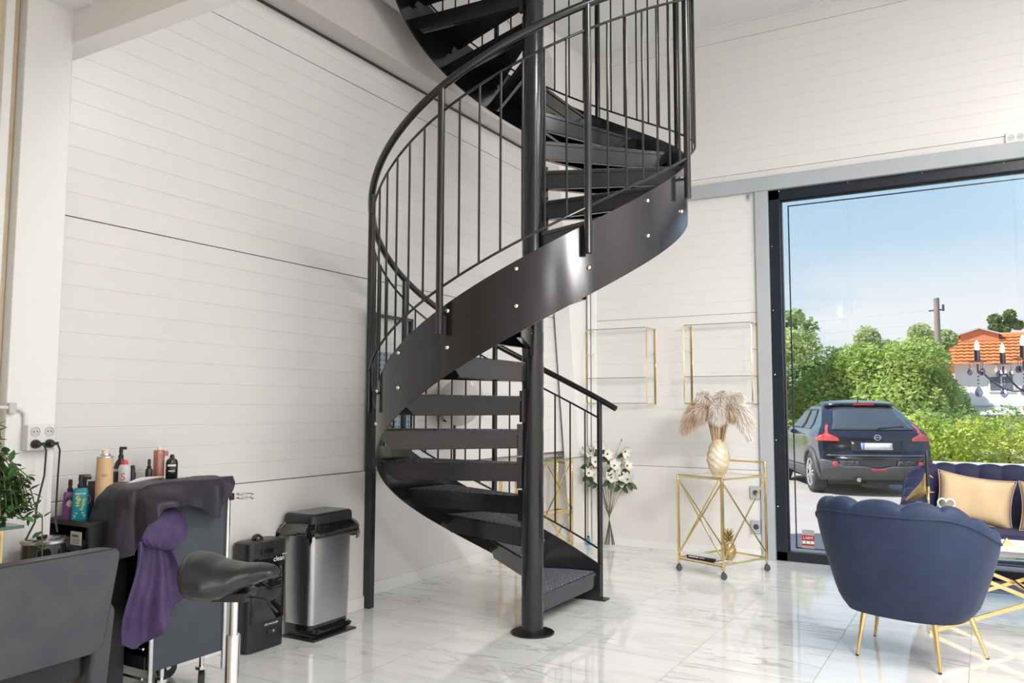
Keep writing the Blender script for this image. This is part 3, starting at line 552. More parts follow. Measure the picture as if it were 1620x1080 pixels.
# bottles on the trolley
BZ = 1.012
loc = (-3.76, 2.555); t = root('spray_bottle', 'tall black spray bottle with grey band on the trolley', loc, BZ-0.03+0.03)
m = MB(); m.lathe([(0.03, 0), (0.032, 0.005), (0.032, 0.105), (0.026, 0.125), (0.013, 0.145), (0.012, 0.15)], n=26); m.build('bottle', M['blackp'], t); m = MB(); spray_top(m, 0.148, 1.0, True, 2.2); m.build('pump', M['blackp'], t); m = MB(); m.lathe([(0.0325, 0.085), (0.0325, 0.098)], n=26, cap=False); m.build('band', greyp, t)
loc = (-3.69, 2.530); t = root('spray_can', 'silver-white spray can with red cap on the trolley', loc, BZ)
m = MB(); m.lathe([(0.027, 0), (0.028, 0.004), (0.028, 0.105), (0.024, 0.118), (0.018, 0.122), (0, 0.122)], n=26); m.build('can', silver, t); m = MB(); m.lathe([(0.017, 0.121), (0.016, 0.130), (0.011, 0.142), (0, 0.144)], n=18); m.build('cap', red, t)
text('lettering', 'S', 0.05, orange, t, frame((0.0285, -0.006, 0.062), (0, 1, 0), (0, 0, 1)))
loc = (-3.745, 2.612); t = root('small_bottle', 'small black bottle just right of the red-capped can', loc, BZ)
m = MB(); m.lathe([(0.016, 0), (0.016, 0.07), (0.012, 0.08), (0.012, 0.095), (0.009, 0.11), (0, 0.112)], n=20); m.build('bottle', M['blackp'], t)
loc = (-3.73, 2.695); t = root('small_bottle', 'black pump bottle just left of the rose-gold can', loc, BZ)
m = MB(); m.lathe([(0.018, 0), (0.018, 0.08), (0.013, 0.09)], n=20); m.build('bottle', M['blackp'], t); m = MB(); spray_top(m, 0.088, 0.85, False); m.build('pump', M['blackp'], t)
loc = (-3.735, 2.755); t = root('hairspray_can', 'rose-gold hairspray can with white nozzle on the trolley', loc, BZ)
m = MB(); m.lathe([(0.026, 0), (0.027, 0.004), (0.0275, 0.175), (0.026, 0.18), (0.02, 0.182), (0, 0.182)], n=28); m.box(-0.008, 0.004, 0.022, 0.044, 0.15, 0.176); m.build('can', rose, t, bev=0.001); m = MB(); m.lathe([(0.011, 0.18), (0.011, 0.194), (0.008, 0.198), (0, 0.198)], n=14); m.build('nozzle', M['white'], t)
m = MB(); m.tube([(0.0285, -0.009, 0.14), (0.0285, 0.009, 0.14), (0.0285, 0.009, 0.158), (0.0285, -0.009, 0.158)], 0.0012, 4, closed=True); m.build('square_print', whitep, t)
loc = (-3.69, 2.80); t = root('spray_can', 'short glossy black can at the right end of the trolley top', loc, BZ)
m = MB(); m.lathe([(0.029, 0), (0.03, 0.004), (0.03, 0.115), (0.026, 0.13), (0.015, 0.138)], n=28); m.build('can', M['blackg'], t); m = MB(); m.lathe([(0.014, 0.137), (0.015, 0.141), (0.013, 0.142)], n=20); m.build('rim', M['chrome'], t); m = MB(); m.lathe([(0.012, 0.14), (0.012, 0.15), (0.009, 0.152), (0.009, 0.158), (0, 0.158)], n=16); m.build('nozzle', M['blackp'], t)
m = MB(); m.box(0.0295, 0.0305, -0.02, 0.02, 0.098, 0.108); m.box(0.0295, 0.0305, -0.016, 0.016, 0.072, 0.077); m.build('lettering', whitep, t)
# cape draped over the trolley
t = thing('hairdressing_cape', 'dark hairdressing cape with purple lining draped over the trolley top', 'cape', (-3.40, 2.70, 1.05))
def sm(a, b, q): q = max(0, min(1, (q-a)/(b-a))); return q*q*(3-2*q)
PATH = [(-0.235, -0.315, 0.20), (-0.14, -0.345, 0.28), (-0.045, -0.355, 0.33), (0.012, -0.335, 0.31), (0.022, -0.300, 0.16), (0.026, -0.25, 0.115), (0.026, -0.18, 0.11), (0.027, -0.10, 0.115), (0.027, 0.0, 0.15), (0.026, 0.10, 0.205), (0.027, 0.135, 0.20), (0.026, 0.185, 0.12), (0.024, 0.232, 0.035)]
def cape(u, v):
    # u along the tray edge (from the back left corner round to the window end), v from the middle of the tray over the edge and down
    q = u*(len(PATH)-1); i = min(int(q), len(PATH)-2); f_ = q-i; A, B = PATH[i], PATH[i+1]; x, y, hem = [p+(r-p)*f_ for p, r in zip(A, B)]
    dx, dy = B[0]-A[0], B[1]-A[1]; l = sqrt(dx*dx+dy*dy); nx, ny = dy/l, -dx/l
    lf_ = 1-sm(0.28, 0.42, u); ins = 0.15; tot = ins + hem; s_ = v*tot
    if s_ < ins:
        k = (ins-s_)/ins; ix, iy = -0.14, max(-0.05, min(0.20, y)); px, py = x + (ix-x)*k, y + (iy-y)*k; pz = 0.008 - 0.02*(1-k)**6*lf_ + 0.004*sin(14*u + 9*k)
        return (px, py, pz)
    q = s_-ins; fold = (0.014*sin(19*u+4*q) + 0.010*sin(41*u))*sm(0.01, 0.15, q)
    out = 0.10*math.exp(-((y+0.20)/0.17)**2)*sm(0.0, 0.10, q)*sm(0.26, 0.36, u) + 0.018*sm(0, 0.06, q) + 0.10*q*lf_ + 0.06*q + fold
    return (x + nx*out, y + ny*out, 0.008 - 0.02*lf_ - q + 0.012*(1-math.exp(-q*40)))
m = MB(); m.grid(cape, 110, 44); m.build('outer_cloth', M['cape'], t, thick=0.003, ang=80)
m = MB(); m.grid(lambda u, v: (Vector((-0.15, -0.315, -0.030)).lerp(Vector((-0.165, -0.18, 0.006)), min(1, u*2)) if u < 0.5 else Vector((-0.165, -0.18, 0.006)).lerp(Vector((-0.20, 0.0, 0.018)), u*2-1)) + Vector((0.0, 0.0, 0.018*v*sin(pi*min(1, 0.08+u*0.92)))), 24, 4)
wl = m.build('white_edge', M['white'], t, thick=0.006); wl['label'] = 'white folded edge showing along the top of the cape'
def bulb(u, v):
    a = 2*pi*u; q = pi*v; r_ = sin(q)**0.7 if 0 < v < 1 else 0
    wr = 1 + 0.03*sin(5*a + 4*v) + 0.05*sin(16*a - 3*v)*sm(0.5, 0.95, v)
    return (0.055 + 0.05*cos(a)*r_*wr*(0.7+0.3*v), -0.195 + 0.130*sin(a)*r_*wr*(0.90+0.1*sin(q)), -0.205 + 0.110*cos(q)*(1 if v < 0.5 else 0.85) - 0.018*sin(a)*r_)
m = MB(); m.grid(bulb, 64, 30, closeu=True); m.build('gathered_sleeve', M['purple'], t, ang=80)
def tail(u, v):
    wd = 0.15 + 0.20*sm(0, 1, v)**0.8; yc_ = -0.255 + 0.030*v
    y = yc_ + (u-0.5)*wd + 0.01*sin(6*v); x = 0.045 + 0.024*sin(2*pi*1.9*u + 0.6)*(0.5+0.5*v) + 0.010*sin(19*u+3*v) + 0.02*v
    hem = 0.47 - 0.17*sm(0.35, 1.0, u) - 0.03*(1-sm(0, 0.2, u))
    return (x, y, -0.24 - hem*v)
m = MB(); m.grid(tail, 70, 40); m.build('purple_lining', M['purple'], t, thick=0.003, ang=80)
# pedal bin
t = thing('pedal_bin', 'stainless steel pedal bin with black lid and liner against the left wall', 'bin', (-3.725, 3.935, 0))
def rr(wx, wy, r, k=6):
    out = []
    for (sx, sy, a0) in ((1,1,0),(-1,1,90),(-1,-1,180),(1,-1,270)):
        for i in range(k+1): a = radians(a0+90*i/k); out.append((sx*(wx-r)+r*cos(a), sy*(wy-r)+r*sin(a)))
    return out
def loft(rings):
    m = MB(); k = len(rings[0][0]); vs = [(x, y, z) for ring, z in rings for x, y in ring]; n_ = len(rings)
    m.add(vs, [(i*k+j, i*k+(j+1)%k, (i+1)*k+(j+1)%k, (i+1)*k+j) for i in range(n_-1) for j in range(k)] + [tuple(range(k))[::-1], tuple(range((n_-1)*k, n_*k))]); return m
def bow(ring, amt, wy): return [(x + amt*(1-(y/wy)**2) if x > 0 else x, y) for x, y in ring]
loft([(bow(rr(0.112, 0.175, 0.03), 0.02, 0.175), 0.085), (bow(rr(0.117, 0.183, 0.03), 0.022, 0.183), 0.40), (bow(rr(0.118, 0.186, 0.03), 0.022, 0.186), 0.69)]).build('body', M['brush'], t)
loft([(bow(rr(0.108, 0.172, 0.03), 0.02, 0.172), 0.012), (bow(rr(0.108, 0.172, 0.03), 0.02, 0.172), 0.087)]).build('base', M['blackg'], t)
m = MB(); m.box(-0.10, 0.17, -0.20, 0.19, 0.0, 0.012); m.build('foot_plate', M['blackp'], t, bev=0.006)
loft([([(x*0.9+0.08, y*0.95) for x, y in rr(0.075, 0.18, 0.03)], 0.03), ([(x*0.9+0.085, y*0.97) for x, y in rr(0.075, 0.185, 0.03)], 0.045), ([(x*0.8+0.08, y*0.9) for x, y in rr(0.075, 0.18, 0.03)], 0.058)]).build('pedal', M['blackg'], t)
def liner(u, v):
    ring = bow(rr(0.130, 0.20, 0.03, 12), 0.02, 0.20); k = len(ring); p = u*k; i = int(p) % k; q = ring[i]; q2 = ring[(i+1) % k]; f_ = p-int(p)
    x, y = q[0]*(1-f_)+q2[0]*f_, q[1]*(1-f_)+q2[1]*f_
    s_ = 0.93 + 0.22*sin(pi*min(1, v*1.0)*0.66) + 0.045*sin(2*pi*13*u + 3*v)*sin(pi*v*0.8) + 0.03*sin(2*pi*29*u+5*v)*v
    return (x*s_, y*s_, 0.70 - v*(0.10 + 0.03*sin(2*pi*5*u)) + 0.006*sin(2*pi*23*u))
lin = mat('black_bin_liner', (0.008, 0.008, 0.009), 0.10, coat=1.0, bump=(24, 1.0), var=(20, (0.012, 0.012, 0.013), 0.3))
m = MB(); m.grid(liner, 160, 10, closeu=True); m.build('bin_liner', lin, t, ang=25)
loft([(bow(rr(0.122, 0.19, 0.03), 0.02, 0.19), 0.695), (bow(rr(0.124, 0.192, 0.03), 0.022, 0.192), 0.70), (bow(rr(0.122, 0.19, 0.03), 0.02, 0.19), 0.745), (bow(rr(0.112, 0.18, 0.03), 0.02, 0.18), 0.757)]).build('lid', M['blackp'], t)
loft([(bow(rr(0.105, 0.172, 0.03), 0.02, 0.172), 0.755), (bow(rr(0.103, 0.17, 0.03), 0.02, 0.17), 0.759)]).build('lid_inlay', mat('grey_green_lid', (0.16, 0.18, 0.18), 0.3, var=(6, (0.19, 0.21, 0.21), 0.3)), t)
# floor vacuum station
t = thing('vacuum_station', 'black upright hair vacuum station with clear window beside the bin', 'vacuum', (-3.785, 3.50, 0))
loft([(bow(rr(0.075, 0.148, 0.04), 0.012, 0.148), 0.004), (bow(rr(0.075, 0.148, 0.04), 0.012, 0.148), 0.60), (bow(rr(0.073, 0.146, 0.04), 0.012, 0.146), 0.622), (bow(rr(0.06, 0.13, 0.04), 0.012, 0.13), 0.63)]).build('body', M['blackp'], t)
m = MB()
for a_, b_ in ((0.17, 0.535),): m.grid(lambda u, v: ((0.0765 + 0.012*(1-((-0.125+0.25*u)/0.148)**2)), -0.125+0.25*u, a_+(b_-a_)*v), 12, 2)
m.build('window_panel', M['blackg'], t, thick=0.004)
m = MB(); m.box(0.083, 0.092, -0.06, 0.03, 0.555, 0.585); m.build('handle_recess', M['blackg'], t, bev=0.006)
m = MB(); m.ball((0.0, -0.02, 0.632), (0.035, 0.035, 0.034), 20, 10); m.build('knob', M['blackg'], t)
m = MB(); m.box(0.080, 0.0885, 0.0, 0.07, 0.085, 0.115); sw = m.build('switch', M['blackg'], t, bev=0.003)
m = MB(); m.tube([(0.089, 0.045+0.005*cos(q*pi/6), 0.1+0.006*sin(q*pi/6)) for q in range(12)], 0.001, 4, closed=True); m.build('switch_mark', whitep, sw)
text('lettering', 'clean', 0.042, whitep, t, frame((0.0905, 0.072, 0.516), (0, 1, 0), (0, 0, 1))); text('lettering', 'MAX', 0.016, whitep, t, frame((0.0885, 0.118, 0.535), (0, 1, 0), (0, 0, 1)))
text('lettering', 'EYE VACUUM', 0.017, whitep, t, frame((0.0895, 0.025, 0.145), (0, 1, 0), (0, 0, 1)))
m = MB(); m.bar((0.10, -0.10, 0.43), (0.10, -0.02, 0.37), 0.012, 0.01); m.bar((0.10, -0.02, 0.37), (0.10, 0.03, 0.335), 0.018, 0.004); m.build('cleaning_brush', M['blackp'], t, bev=0.002)
for x, y in ((-0.05, -0.12), (0.05, -0.12), (-0.05, 0.12), (0.05, 0.12)): m = MB(); m.cyl((x, y, 0), (x, y, 0.006), 0.012, 10); m.build('foot', M['blackp'], t)
# saddle stool
t = thing('saddle_stool', 'black leather saddle stool on a chrome gas column', 'stool', (-2.352, 2.065, 0), 0.5277)
# local +x = to the right of the picture, +y = away from the camera
def tabl(tb, q):
    for (a, p), (b_, r) in zip(tb[:-1], tb[1:]):
        if q <= b_: f_ = (q-a)/(b_-a); f_ = f_*f_*(3-2*f_)*0.5+f_*0.5; return p+(r-p)*f_
    return tb[-1][1]
ST = [(-1, 0.835), (-0.95, 0.875), (-0.82, 0.902), (-0.6, 0.895), (-0.2, 0.868), (0.2, 0.858), (0.6, 0.860), (0.85, 0.852), (0.96, 0.838), (1, 0.824)]
SB = [(-1, 0.830), (-0.95, 0.79), (-0.8, 0.757), (-0.5, 0.742), (-0.1, 0.745), (0.2, 0.765), (0.5, 0.79), (0.8, 0.808), (0.96, 0.814), (1, 0.820)]
SW = [(-1, 0.02), (-0.93, 0.10), (-0.7, 0.165), (-0.3, 0.17), (0.1, 0.13), (0.5, 0.075), (0.85, 0.055), (0.96, 0.038), (1, 0.01)]
def saddle(u, v):
    a = 2*pi*u; s_ = -1 + 2*v; t_, b_, wy = tabl(ST, s_), tabl(SB, s_), tabl(SW, s_); c_, s2 = cos(a), sin(a); zc = (t_+b_)/2
    y = wy*math.copysign(abs(c_)**0.8, c_); z = zc + (t_-b_)/2*math.copysign(abs(s2)**0.8, s2)
    return (s_*0.172 - 0.012, y, z - 0.015*(y/0.16)**2*(1 if s2 > 0 else 0.2))
m = MB(); m.grid(saddle, 48, 36, closeu=True); st_o = m.build('seat', M['leatherb'], t, ang=80, sub=1)
m = MB(); m.tube([tuple(Vector(saddle(0.62+0.02*i/16, 0.03+0.42*i/16))*1.0) for i in range(17)], 0.0015, 5); m.build('seam', M['leather'], st_o)
m = MB(); m.box(-0.06, 0.06, -0.06, 0.06, 0.735, 0.765); m.tube([(0.02, 0, 0.745), (0.12, -0.03, 0.74), (0.17, -0.05, 0.70)], 0.005, 6); m.build('seat_plate', M['blackp'], t, bev=0.003)
m = MB(); m.cyl((0.0, 0, 0.61), (0.0, 0, 0.745), 0.014, 20); m.build('piston', M['chrome'], t)
m = MB(); m.lathe([(0.025, 0.12), (0.025, 0.605), (0.022, 0.61), (0.0, 0.61)], n=24); m.build('gas_column', M['chrome'], t)
for i in range(5):
    a = 2*pi*i/5+0.3; m = MB(); m.bar((0, 0, 0.12), (0.25*cos(a), 0.25*sin(a), 0.075), 0.04, 0.025); lg = m.build('base_leg', M['chrome'], t, bev=0.004)
    m = MB(); m.lathe([(0, -0.01), (0.027, -0.01), (0.027, 0.01), (0, 0.01)], (0.25*cos(a), 0.25*sin(a), 0.027), 16, Matrix.Rotation(a, 3, 'Z') @ Matrix.Rotation(radians(90), 3, 'X')); m.cyl((0.25*cos(a), 0.25*sin(a), 0.03), (0.25*cos(a), 0.25*sin(a), 0.07), 0.006, 8); m.build('caster', M['blackp'], lg)
# styling chair seen from behind
t = thing('styling_chair', 'grey leather styling chair seen from behind, nearest on the left', 'chair', (-3.22, 1.60, 0), radians(3.2))
def backpan(dx):
    # outline of the backrest in (y, z): wide at the top, tapering down
    pts = []
    for (y, z, r) in ((0.375, 0.475, 0.05), (0.405, 0.868, 0.035), (-0.405, 0.868, 0.035), (-0.375, 0.475, 0.05)): pts.append((y, z, r))
    out = []; n_ = len(pts)
    for i in range(n_):
        p0, p, p1 = Vector(pts[i-1][:2]), Vector(pts[i][:2]), Vector(pts[(i+1) % n_][:2]); r = pts[i][2]
        a = p + (p0-p).normalized()*r; b = p + (p1-p).normalized()*r
        for q in range(7): s_ = q/6; out.append(a*(1-s_)**2 + p*2*s_*(1-s_) + b*s_*s_)
    return out
bp_ = backpan(0); m = MB(); k = len(bp_)
def ring(x, s_): c_ = Vector((0, 0.68)); return [(x - 0.12*(0.87-(c_+(p-c_)*s_).y), (c_+(p-c_)*s_).x, (c_+(p-c_)*s_).y) for p in bp_]
rs = [ring(0.20, 0.97), ring(0.205, 1.0), ring(0.255, 1.005), ring(0.292, 1.0), ring(0.30, 0.985)]
m.add([p for r_ in rs for p in r_], [(i*k+j, i*k+(j+1)%k, (i+1)*k+(j+1)%k, (i+1)*k+j) for i in range(4) for j in range(k)] + [tuple(range(k))[::-1], tuple(range(4*k, 5*k))])
bk = m.build('backrest', M['leather'], t, bev=0, ang=40)
m = MB(); m.tube([(0.291-0.12*(0.87-p.y), p.x*1.004, p.y+0.001) for p in bp_], 0.0022, 5, closed=True); m.build('piping', M['leatherb'], bk)
for sg in (1, -1):
    m = MB(); y0 = sg*0.40
    m.extr([(0.20, y0-0.04, 0.30), (0.235, y0-0.04, 0.62), (0.19, y0-0.04, 0.66), (-0.13, y0-0.04, 0.66), (-0.13, y0-0.04, 0.30)], (0, 0.08, 0)); m.build('armrest', M['leather'], t, bev=0.012)
m = MB(); m.box(-0.14, 0.19, -0.35, 0.35, 0.36, 0.485); m.build('seat', M['leatherb'], t, bev=0.03, seg=3)
m = MB(); m.cyl((-0.03, 0, 0.03), (-0.03, 0, 0.36), 0.035, 20); m.build('pump_column', M['chrome'], t)
m = MB(); m.lathe([(0.29, 0), (0.29, 0.012), (0.10, 0.03), (0.06, 0.05), (0.0, 0.05)], (-0.03, 0, 0), 36); m.build('base_disc', M['chrome'], t)
m = MB(); m.tube([(0.05, -0.06, 0.22), (0.16, -0.09, 0.20), (0.22, -0.09, 0.20)], 0.008, 8); m.build('pump_lever', M['chrome'], t)
# things behind the stair
t = thing('perforated_panel', 'grey perforated metal panel on the wall behind the staircase', 'panel', (-3.86, 4.84, 1.0))
pm = mat('perforated_metal', (0.36, 0.42, 0.50), 0.5); tt = pm.node_tree; tx_ = tt.nodes.new('ShaderNodeTexCoord'); vr = tt.nodes.new('ShaderNodeTexVoronoi'); vr.inputs['Scale'].default_value = 26; vr.inputs['Randomness'].default_value = 0.15; tt.links.new(tx_.outputs['Object'], vr.inputs['Vector'])
lt = tt.nodes.new('ShaderNodeMath'); lt.operation = 'LESS_THAN'; lt.inputs[1].default_value = 0.22; tt.links.new(vr.outputs['Distance'], lt.inputs[0]); mxx = tt.nodes.new('ShaderNodeMix'); mxx.data_type = 'RGBA'; mxx.inputs['A'].default_value = (0.36, 0.42, 0.50, 1); mxx.inputs['B'].default_value = (0.05, 0.06, 0.08, 1); tt.links.new(lt.outputs[0], mxx.inputs['Factor']); tt.links.new(mxx.outputs['Result'], tt.nodes['Principled BSDF'].inputs['Base Color'])
m = MB(); m.box(-0.02, 0.0, -0.22, 0.20, 0.0, 0.83); m.build('sheet', pm, t); m = MB(); m.box(-0.025, 0.005, 0.20, 0.225, 0, 0.83); m.build('edge_strip', M['steelgrey'], t)
t = thing('hood_dryer', 'white hood hair dryer wrapped in clear plastic behind the staircase', 'hood dryer', (-3.70, 5.50, 1.40))
plas = glass('clear_wrapping_film', (0.93, 0.92, 0.93), ior=1.35)
m = MB(); m.ball((0, 0, 0.06), (0.15, 0.21, 0.19), 24, 14); m.build('hood', mat('pinkish_white_shell', (0.72, 0.66, 0.63), 0.3, var=(5, (0.78, 0.73, 0.70), 0.3)), t)
m = MB(); m.box(-0.19, -0.05, 0.05, 0.11, -0.1, 0.0); m.cyl((-0.10, 0.08, -0.5), (-0.10, 0.08, -0.05), 0.012, 12); m.box(-0.19, -0.09, 0.06, 0.10, -0.50, -0.46); m.build('wall_arm', M['blackp'], t)
def wrap(u, v):
    a = 2*pi*u; r_ = (0.3 + 0.7*sin(pi*min(1, 0.15+v*0.75))) * (1+0.05*sin(11*a+3*v)+0.04*sin(17*a))
    return (0.185*r_*cos(a)*0.9, 0.27*r_*sin(a), 0.30-0.55*v)
m = MB(); m.grid(wrap, 60, 20, closeu=True); m.build('plastic_wrap', plas, t, ang=30)
# ================================================================== lounge by the window
# gold and glass wall shelves
def wall_shelf(x0, x1, label):
    t = thing('wall_shelf', label, 'shelf', (x0, YW, 1.46), 0, 'gold wall shelves'); w_ = x1-x0; D = 0.25; H = 0.77
    for x in (0.0, w_):
        m = MB(); r = 0.03
        pts = [(x, -0.004, H), (x, -D+r, H), (x, -D+0.009, H-0.009), (x, -D, H-r), (x, -D, r), (x, -D+0.009, 0.009), (x, -D+r, 0), (x, -0.004, 0)]
        m.tube(pts, 0.006, 8); m.build('side_frame', M['gold'], t)
        m = MB(); m.box(x-0.010, x+0.010, -0.008, 0.0, -0.005, H+0.005); m.build('wall_strip', M['gold'], t, bev=0.001)
        for z in (0.27, 0.52):
            m = MB(); m.cyl((x, -0.006, z), (x, -D, z), 0.004, 8); m.build('bracket_bar', M['gold'], t)
    for z in (0.004, 0.262, H-0.002):
        m = MB(); m.box(0.006, w_-0.006, -D+0.004, -0.012, z, z+0.006); o = m.build('glass_shelf', M['glasst'], t, smooth=False)
        m = MB(); m.box(0.006, w_-0.006, -D+0.002, -D+0.004, z, z+0.0065); m.build('glass_edge', M['glassedge'], o, smooth=False)
wall_shelf(-3.588, -2.922, 'empty gold and glass wall shelf next to the corner')
wall_shelf(-2.535, -1.878, 'empty gold and glass wall shelf beside the grey window post')
# grey wall sockets by the post
for z, lb in ((0.62, 'upper grey wall socket beside the steel post behind the bar cart'), (0.30, 'lower grey wall socket beside the steel post behind the bar cart')):
    t = thing('wall_socket', lb, 'socket', (-1.925, YW-0.014, z)); m = MB(); m.box(-0.045, 0.045, -0.03, 0, -0.06, 0.06); m.build('socket_box', M['steelgrey'], t, bev=0.004)
    m = MB(); m.lathe([(0.026, -0.002), (0.026, 0.004), (0.02, 0.004), (0.018, 0.001), (0, 0.001)], (0.005, -0.03, 0), 20, Matrix.Rotation(radians(90), 3, 'X')); m.build('socket_face', M['charcoal'], t)
t = thing('wall_socket', 'white double wall socket above the grey lintel, upper right', 'socket', (0.31, YW, 3.715)); m = MB(); m.box(-0.075, 0.075, -0.02, 0, -0.045, 0.045); m.build('socket_box', M['white'], t, bev=0.004)
for x in (-0.034, 0.034):
    m = MB(); m.lathe([(0.027, -0.002), (0.027, 0.003), (0.022, 0.003), (0.02, 0.001), (0, 0.001)], (x, -0.02, 0), 20, Matrix.Rotation(radians(90), 3, 'X')); o = m.build('socket_face', greyp, t)
    for q in (-0.008, 0.008): m = MB(); m.ball((x+q, -0.0212, 0), 0.003, 6, 4); m.build('pin_hole', M['blackp'], o)
# bar cart
t = thing('bar_cart', 'gold bar cart with glass shelves and crossed side bars', 'cart', (-1.932, 6.82, 0), atan2(0.562, 0.225)-pi/2)
CW, CL = 0.477, 0.605   # local: x = -CW..0, y = 0..CL
g = 0.009
for x, y, zt in ((0, 0, 0.835), (-CW, 0, 0.835), (0, CL, 0.95), (-CW, CL, 0.95)):
    m = MB(); m.box(x-g, x+g, y-g, y+g, 0.068, zt); m.build('leg', M['gold'], t, bev=0.002)
    ca = MB(); ca.lathe([(0, -0.012), (0.022, -0.012), (0.026, -0.008), (0.026, 0.008), (0.022, 0.012), (0, 0.012)], (x+0.008, y-0.006, 0.0265), 20, Matrix.Rotation(radians(60), 3, 'Z') @ Matrix.Rotation(radians(90), 3, 'X')); ca.cyl((x, y, 0.03), (x, y, 0.07), 0.007, 8); ca.obox((x+0.004, y-0.003, 0.045), (0.03, 0.03, 0.02), Matrix.Rotation(radians(60), 3, 'Z')); ca.build('caster', M['charcoal'], t)
for z in (0.115, 0.823):
    for a, b_ in (((0,0),(0,CL)), ((-CW,0),(-CW,CL)), ((0,0),(-CW,0)), ((0,CL),(-CW,CL))): m = MB(); m.bar((*a, z), (*b_, z), 0.016, 0.016); m.build('rail', M['gold'], t, bev=0.001)
m = MB(); m.bar((0, CL, 0.942), (-CW, CL, 0.942), 0.016, 0.016); m.build('handle', M['gold'], t, bev=0.001)
for a, b_ in (((0,0),(-CW,0)), ((0,0),(0,CL)), ((-CW,0),(-CW,CL))):
    m = MB(); m.bar((*a, 0.80), (*b_, 0.15), 0.010, 0.010); m.build('cross_bar', M['gold'], t); m = MB(); m.bar((*a, 0.15), (*b_, 0.80), 0.010, 0.010); m.build('cross_bar', M['gold'], t)
for z in (0.098, 0.832):
    m = MB(); m.box(-CW+0.004, -0.004, 0.004, CL-0.004, z, z+0.006); o = m.build('glass_shelf', M['glasst'], t, smooth=False)
    m = MB(); m.box(-CW+0.004, -0.004, 0.002, 0.004, z, z+0.006); m.build('glass_edge', M['glassedge'], o, smooth=False)
cartM = Matrix.Translation((-1.932, 6.82, 0)) @ Matrix.Rotation(atan2(0.562, 0.225)-pi/2, 4, 'Z')
def oncart(x, y, z): return tuple(cartM @ Vector((x, y, z)))
# shell vase with pampas
t = thing('shell_vase', 'ivory and gold ribbed shell vase on top of the bar cart', 'vase', oncart(-0.19, 0.20, 0.838), 0.3)
shellm = mat('ivory_shell_glaze', (0.74, 0.66, 0.52), 0.32, var=(7, (0.50, 0.38, 0.20), 0.12)); 
def vase(u, v):
    a = 2*pi*u; z = 0.30*v; r = 0.035 + 0.062*sin(pi*min(1, max(0, (v*0.93+0.10)*0.92)))**0.9 - 0.012*v
    rib = 0.0065*abs(sin(52*z + 3.2*cos(a+1.2) - 1.5*sin(2*a))) * min(1, v*6)*min(1, (1-v)*8+0.2)
    return ((r+rib)*cos(a)*1.02, (r+rib)*sin(a)*0.8, z+0.012)
m = MB(); m.grid(vase, 84, 40, closeu=True); m.build('vase_body', shellm, t, ang=70)
m = MB(); m.lathe([(0.052, 0), (0.054, 0.006), (0.045, 0.014), (0.0, 0.014)], n=28); m.build('vase_foot', shellm, t)
pp = thing('pampas_bouquet', 'bouquet of white and beige pampas plumes in the shell vase', 'pampas', oncart(-0.19, 0.20, 1.10))
strawm = mat('straw_stem', (0.46, 0.28, 0.15), 0.7, var=(30, (0.60, 0.40, 0.24), 0.2)); plw = mat('white_pampas', (0.94, 0.90, 0.85), 0.8, var=(12, (0.88, 0.79, 0.70), 0.2)); plb = mat('beige_pampas', (0.62, 0.45, 0.31), 0.8, var=(12, (0.80, 0.68, 0.56), 0.18))
rnd = random.Random(11); m = MB()
for i in range(46):
    a = rnd.uniform(0, 2*pi); r = rnd.uniform(0.2, 1)**0.5; b_ = Vector((0.03*r*cos(a), 0.024*r*sin(a), -0.10)); tp = Vector((0.09*r*cos(a), 0.07*r*sin(a), rnd.uniform(0.17, 0.24)))
    m.tube([b_, b_.lerp(tp, 0.45) - Vector((0.004*cos(a), 0.004*sin(a), 0)), tp], 0.0028, 5)
m.build('stems', strawm, pp)
def plume(base, tip, sag, rad, mt, nb, seed):
    r_ = random.Random(seed); base = Vector(base); tip = Vector(tip); m = MB(); mid = (base+tip)/2 + Vector((0, 0, sag))
    for i in range(nb):
        s_ = r_.random()**0.8; p = base*(1-s_)**2 + mid*2*s_*(1-s_) + tip*s_*s_; tn = ((mid-base)*(1-s_) + (tip-mid)*s_).normalized()
        dv = Vector((r_.gauss(0,1), r_.gauss(0,1), r_.gauss(0,1))).normalized(); dv = (dv + tn*1.1 - Vector((0,0,0.25))).normalized(); l = rad*(0.45+0.75*sin(pi*min(1, 0.12+s_*0.85)))*r_.uniform(0.6, 1.15)
        e_ = p + dv*l; k = p + dv*l*0.55 + Vector((0,0,0.10*l)); e_ = e_ - Vector((0,0,0.22*l)); sd = dv.cross(Vector((r_.gauss(0,1), r_.gauss(0,1), r_.gauss(0,1)))).normalized()*0.0024
        m.add([p-sd, p+sd, k+sd, k-sd, e_], [(0,1,2,3), (3,2,4)])
    m.tube([base, mid*0.5+base*0.25+tip*0.25, tip], 0.0018, 5); o = m.build('plume', mt, pp, smooth=False); o['kind'] = 'stuff'
ca_ = Vector((0.97, 0.24, 0)); fr_ = Vector((0.24, -0.97, 0))
def pv(r, f_, z): return ca_*(r*1.16-0.012) + fr_*f_ + Vector((0, 0, z+0.01))
